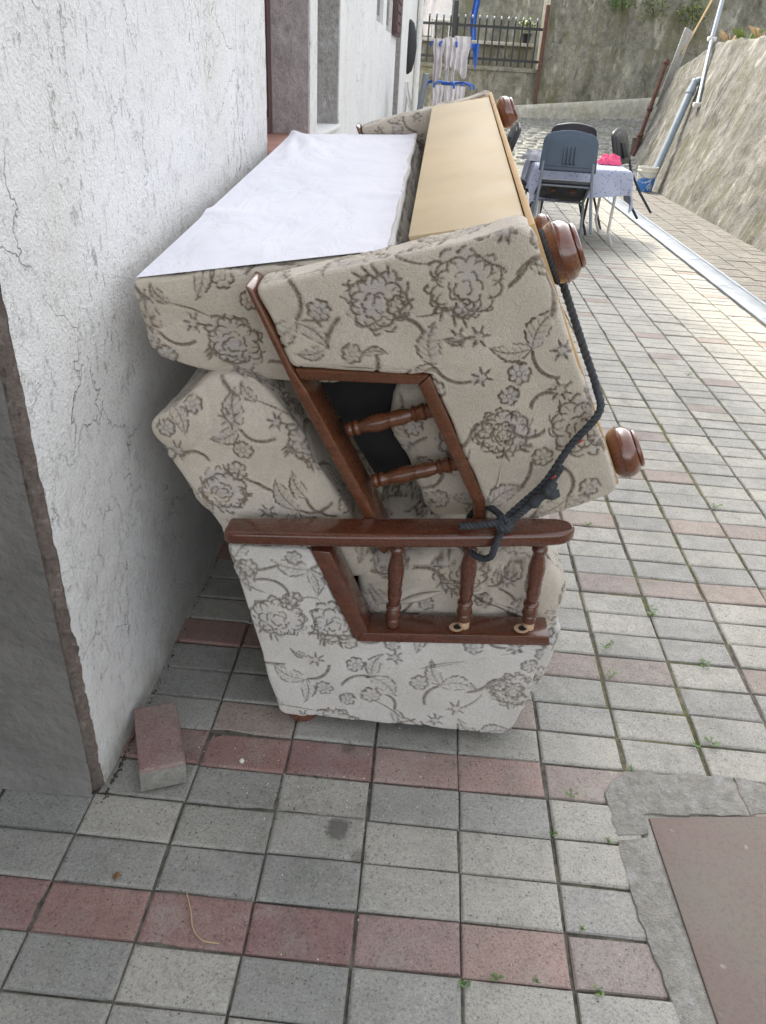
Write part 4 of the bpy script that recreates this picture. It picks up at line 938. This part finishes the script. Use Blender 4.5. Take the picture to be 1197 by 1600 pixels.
MB().tube([Vector((3.46, 15.0, .30))-ro_, Vector((3.78, 15.3, 1.82))-ro_], .035, 10).build('tube', M_RUST, rpz)
for t in (.22, .5, .97): p = Vector((3.46, 15.0, .30)).lerp(Vector((3.78, 15.3, 1.82)), t)-ro_; MB().lathe([(0, .05), (1, .05)], p-Vector((.008, 0, .035)), p+Vector((.008, 0, .035)), 10).build('ring', M_RUST, rpz)
tag(MB().prism([(3.76, 15.35, 1.1), (3.96, 15.5, 1.1), (4.16, 15.5, 2.25), (3.98, 15.35, 2.3)], (.0, .06, .0), .008).build('leaning_slab', M_SLABC), 'grey concrete slab leaning behind the rusty pole', 'slab')
tag(MB().tube([(4.02, 15.4, 1.9), (4.75, 16.2, 3.3)], .018, 6).build('thin_cane', M_STRAW), 'thin pale cane sloping up from the leaning slab', 'cane')

# ------------------------------------------------------------------ drying rack with laundry, folded chair
RX, RY = .03, 11.0
dk = thing('drying_rack', 'tall drying rack with blue tiers standing in front of the fence', 'drying rack', (RX, RY, 0))
for k in range(4):
    a = k*1.57+.5; MB().tube([(.055*math.cos(a), .055*math.sin(a), .25), (.055*math.cos(a), .055*math.sin(a), 1.80)], .009, 8).build('upright', M_WHITEP, dk)
for k in range(3):
    a = k*2.094+.4; MB().tube([(.05*math.cos(a), .05*math.sin(a), .35), (.36*math.cos(a), .36*math.sin(a), .0)], .011, 8).build('leg', M_WHITEP, dk)
for z in (.60, 1.29, 1.73):
    t = MB().tube([(.085*math.cos(q), .085*math.sin(q), z) for q in np.linspace(0, 6.283, 20, endpoint=False)], .022, 8, closed=True).build('tier_hub', M_BLUEP, dk)
    for k in range(8):
        a = k*.785+.2; L_ = .33 if z < 1.5 else .27
        MB().tube([(.09*math.cos(a), .09*math.sin(a), z+.01), (L_*.7*math.cos(a), L_*.7*math.sin(a), z+.02), (L_*math.cos(a), L_*math.sin(a), z-.01), (L_*1.02*math.cos(a), L_*1.02*math.sin(a), z-.05)], .014, 6).build('arm', M_BLUEP, t)
def garment(x, y, w, l, z, ang, seed, m):
    def fn(u, v):
        s = (u-.5)*w*(1-.25*v+.2*vnoise(v*3, seed, 0, 1)); d = .03*math.sin(u*14+seed)*(.3+v)+.02*vnoise(u*5, v*5, seed, 1)
        return (s*math.cos(ang)-d*math.sin(ang), s*math.sin(ang)+d*math.cos(ang), -v*l*(1+.12*math.sin(u*5+seed)))
    mb = MB().grid(fn, 24, 24); n = len(mb.v)
    mb.add([(a-.006*math.sin(ang), b+.006*math.cos(ang), c) for a, b, c in mb.v], [tuple(reversed(q)) for q in mb.f], True)
    o = mb.build('laundry_piece', m); o.location = (RX+x, RY+y, z); return o
for k, (x, y, w, l, z, a) in enumerate(((-.16, -.20, .14, .46, 1.76, .15), (-.02, -.24, .16, .34, 1.78, -.1), (.12, -.22, .20, .40, 1.80, .1), (-.13, -.24, .13, .42, 1.27, 0), (.02, -.26, .14, .44, 1.27, .1), (.15, -.22, .13, .40, 1.27, -.1))):
    up_ = k < 3
    tag(garment(x, y, w, l, z, a, k*1.7+.3, M_LAUNDRY), 'white laundry hung from the %s blue tier of the drying rack' % ('top' if up_ else 'middle'), 'laundry', 'laundry on the %s tier' % ('top' if up_ else 'middle'))
tag(MB().grid(lambda u, v: (RX+.24+.10*u*(1-.7*v)+.05*v, RY-.05+.02*math.sin(u*6), 1.74-.20*v*(.5+u)), 8, 8).add([(RX+.24, RY-.03, 1.74), (RX+.34, RY-.03, 1.74), (RX+.31, RY-.03, 1.46)], [(0, 1, 2)]).build('blue_cloth', M_BLUEP), 'small blue cloth hanging at the end of the top tier', 'cloth')
fc = thing('folded_chair', 'folded chair with white tubes and dark edge propped against the house', 'chair', (-.40, 9.0, 0))
MB().box(-.02, .035, -.20, .20, .35, 1.40, .012).build('panel', M_STEELGREY, fc).rotation_euler = (0, math.radians(7), 0)
for y in (-.2, .2):
    MB().tube([(-.02, y, 1.30), (-.06, y, .0)], .012, 8).build('leg', M_WHITEP, fc); MB().tube([(-.02, y, 1.25), (.34, y, .0)], .012, 8).build('leg', M_WHITEP, fc)
MB().tube([(.10, -.2, .8), (.10, .2, .8)], .010, 8).build('cross_bar', M_WHITEP, fc)

# ------------------------------------------------------------------ things on the terrace beyond the fence
def leaves(mb, n, c, r, q, size):
    for k in range(n):
        d = Vector((q.gauss(0, 1), q.gauss(0, 1), q.gauss(0, 1))).normalized()*r*q.random()**.4; p = Vector(c)+Vector((d.x, d.y, d.z*.8)); a = q.uniform(0, 6.28); b = q.uniform(-.9, .9); s = size*q.uniform(.6, 1.3)
        u = Vector((math.cos(a), math.sin(a), b)).normalized()*s; w = u.cross(Vector((q.uniform(-1, 1), q.uniform(-1, 1), 1))).normalized()*s*.45
        mb.add([p-u*.5, p+w*.5, p+u*.6, p-w*.5], [(0, 1, 2, 3)])
    return mb
q = random.Random(21)
for k, (x, m, lab) in enumerate(((1.62, M_IVY, 'bushy plant in a dark pot beside the corner post'),)):
    pt = thing('potted_plant', lab, 'plant', (x, 19.0, 2.051)); MB().lathe([(0, .07), (.9, .10), (.92, .11), (1, .11), (1, .09)], (0, 0, 0), (0, 0, .18), 16).build('pot', M_IRON, pt)
    leaves(MB(), 150, (0, 0, .34), .20, q, .08).build('foliage', m, pt)
tag(MB().grid(lambda u, v: (.42+.13*u+.02*math.sin(v*7), 19.3+.05*math.sin(u*9), 3.1-1.04*v), 12, 16).build('blue_sheet', M_BLUEP), 'blue sheet hanging above the terrace ledge', 'sheet')
tag(MB().grid(lambda u, v: (-.62+.26*u+.02*math.sin(v*7), 19.4+.06*math.sin(u*8), 3.2-1.1*v), 12, 16).build('white_sheet', M_LAUNDRY), 'white sheet hanging above the terrace ledge', 'sheet')
wc = thing('white_chair', 'white chair standing on the terrace behind the iron fence', 'chair', (-.22, 19.5, 1.965))
MB().box(-.2, .2, -.2, .2, .42, .46, .01).build('seat', M_WHITEP, wc); MB().box(-.2, .2, .17, .21, .461, .9, .01).build('backrest', M_WHITEP, wc)
for sx in (-1, 1):
    for sy in (-1, 1): MB().box(sx*.18-.02, sx*.18+.02, sy*.17-.02, sy*.17+.02, 0, .419).build('leg', M_WHITEP, wc)
# plants hanging over the tall wall
for k, (x, z, r) in enumerate(((3.15, 2.78, .26), (3.75, 2.72, .38), (4.5, 2.65, .30))):
    pl = thing('wall_plant', ['small bright green plant rooted in the tall cross wall', 'yellow green creeper hanging down the tall cross wall', 'sparse creeper on the tall wall above the galvanised pole'][k], 'plant', (x, 17.2, z))
    MB().tube([(0, .1, .1), (0, -.06, 0), (.05, -.10, -.2)], .012, 6).build('stem', M_TWIG, pl); leaves(MB(), 260, (0, -.08, 0), r, q, .07).build('foliage', [M_WEED, M_IVY, M_IVY][k], pl)
# tufts along the top of the retaining wall
for k in range(9):
    y = 8.2+k*.68; z = rtop(y); pl = thing('wall_tuft', 'dry tuft of grass growing on top of the leaning retaining wall', 'plant', (3.38+.35*z+.15, y, z-.02), 'dry tufts on the retaining wall'); mb = MB()
    for b in range(22):
        a = q.uniform(0, 6.28); l = q.uniform(.08, .22); d = Vector((math.cos(a), math.sin(a), 0)); o_ = d*q.uniform(0, .1); w = Vector((-d.y, d.x, 0))*.006
        mb.add([o_-w, o_+w, o_+d*l*.5+Vector((0, 0, l*.7))+w*.6, o_+d*l*.9+Vector((0, 0, l*.8))], [(0, 1, 2, 3)])
    mb.build('blades', M_IVY if k % 2 else M_STRAW, pl)

# ------------------------------------------------------------------ weeds, straw, litter on the paving
WS = [(.42, 1.139, .028), (.363, 1.034, .022), (.482, 1.029, .024), (.396, .831, .016), (.297, .725, .016), (.167, .711, .032), (.225, .722, .024), (.407, .719, .020), (.592, 1.672, .05), (.586, 1.545, .035), (.858, 1.627, .035), (.792, 1.336, .045), (.77, 1.845, .05), (.575, 1.232, .022), (.653, 2.352, .03), (.757, 1.326, .03), (1.18, 2.56, .05), (1.5, 4.1, .05)]
for k, (x, y, s) in enumerate(WS):
    s *= .42
    wl_, wg_ = (('small green weed in a paving joint beside the cement edging', 'weeds beside the cement edging') if k in (0, 1, 2, 13) else ('small green weed in the joint along the front row of faded red blocks', 'weeds along the front red row') if k in (3, 4, 5, 6, 7) else ('small green weed in a mossy joint of the open paving beyond the cement edging', 'weeds in the open paving'))
    w = thing('weed', wl_, 'weed', (x, y, -.01), wg_); st_ = MB(); lf = MB()
    for b in range(7 if s < .03 else 11):
        a = q.uniform(0, 6.28); l = s*q.uniform(.5, 1.1); d = Vector((math.cos(a), math.sin(a), 0)); top = d*l*.8+Vector((0, 0, .012+l*.55))
        st_.tube([(0, 0, 0), d*l*.35+Vector((0, 0, .01+l*.4)), top], .0007, 4, False)
        for e in range(3):
            aa = a+(e-1)*.9; dd = Vector((math.cos(aa), math.sin(aa), q.uniform(-.2, .4))).normalized()*l*.55; ww = dd.cross(Vector((0, 0, 1))).normalized()*l*.17
            lf.add([top, top+dd*.5+ww, top+dd, top+dd*.5-ww], [(0, 1, 2, 3)])
    st_.build('stem', M_WEED, w); lf.build('leaf', M_WEED, w)['kind'] = 'stuff'
tag(MB().tube(catmull([(-.372, .823, .004), (-.350, .782, .008), (-.337, .752, .004), (-.314, .733, .005), (-.283, .731, .003)], 6), .0011, 6).build('dry_straw', M_STRAW), 'thin dry straw bent across a red paving block', 'straw')
tag(MB().add([(-.524, .836, .003), (-.516, .844, .010), (-.505, .840, .004), (-.512, .831, .009), (-.518, .829, .002)], [(0, 4, 3), (0, 3, 1), (1, 3, 2)]).build('dry_leaf', M_DRYLEAF), 'small curled brown leaf lying on a grey paving block', 'leaf')
tag(MB().lathe([(0, .002), (.3, .006), (.7, .0065), (1, .002)], (-.346, 1.142, .0035), (-.334, 1.143, .0045), 8).build('pebble', M_GRIT), 'small white pebble on the red blocks beside the sofa', 'pebble')
g1, g2 = MB(), MB()
for k in range(420):
    if k < 190: x, y = q.gauss(-.02, .20), q.gauss(1.10, .09)
    elif k < 300: x, y = q.uniform(-.55, .9), q.uniform(.7, 1.3)
    else: x, y = q.uniform(.35, 2.2), q.uniform(1.2, 4.5)
    if x < -.58: continue
    s = q.uniform(.0005, .0014)
    if k % 3 == 0: g1.box(x-s, x+s, y-s, y+s, 0, s*1.6)
    else:
        a = q.uniform(0, 6.28); l = q.uniform(.002, .009); g2.add([(x, y, .0012), (x+l*math.cos(a), y+l*math.sin(a), .003), (x+l*math.cos(a)+.0012, y+l*math.sin(a)+.001, .003), (x+.0015, y+.001, .0012)], [(0, 1, 2, 3)])
tag(g1.build('white_grit', M_GRIT), 'white specks of grit scattered over the paving', 'grit', None, 'stuff')
tag(g2.build('litter', M_TWIG), 'tiny dark bits of leaf litter scattered over the paving', 'litter', None, 'stuff')
# crumbs and soil along the wall foot
cr_ = MB()
for k in range(220):
    y = q.uniform(1.05, 2.4) if k % 2 else q.uniform(1.0, 1.3); x = -.614+abs(q.gauss(0, .004)); s = q.uniform(.0006, .0018); cr_.box(x-s, x+s, y-s, y+s, -.01, s)
tag(cr_.build('wall_crumbs', M_TWIG), 'crumbs of soil along the foot of the house wall', 'soil', None, 'stuff')
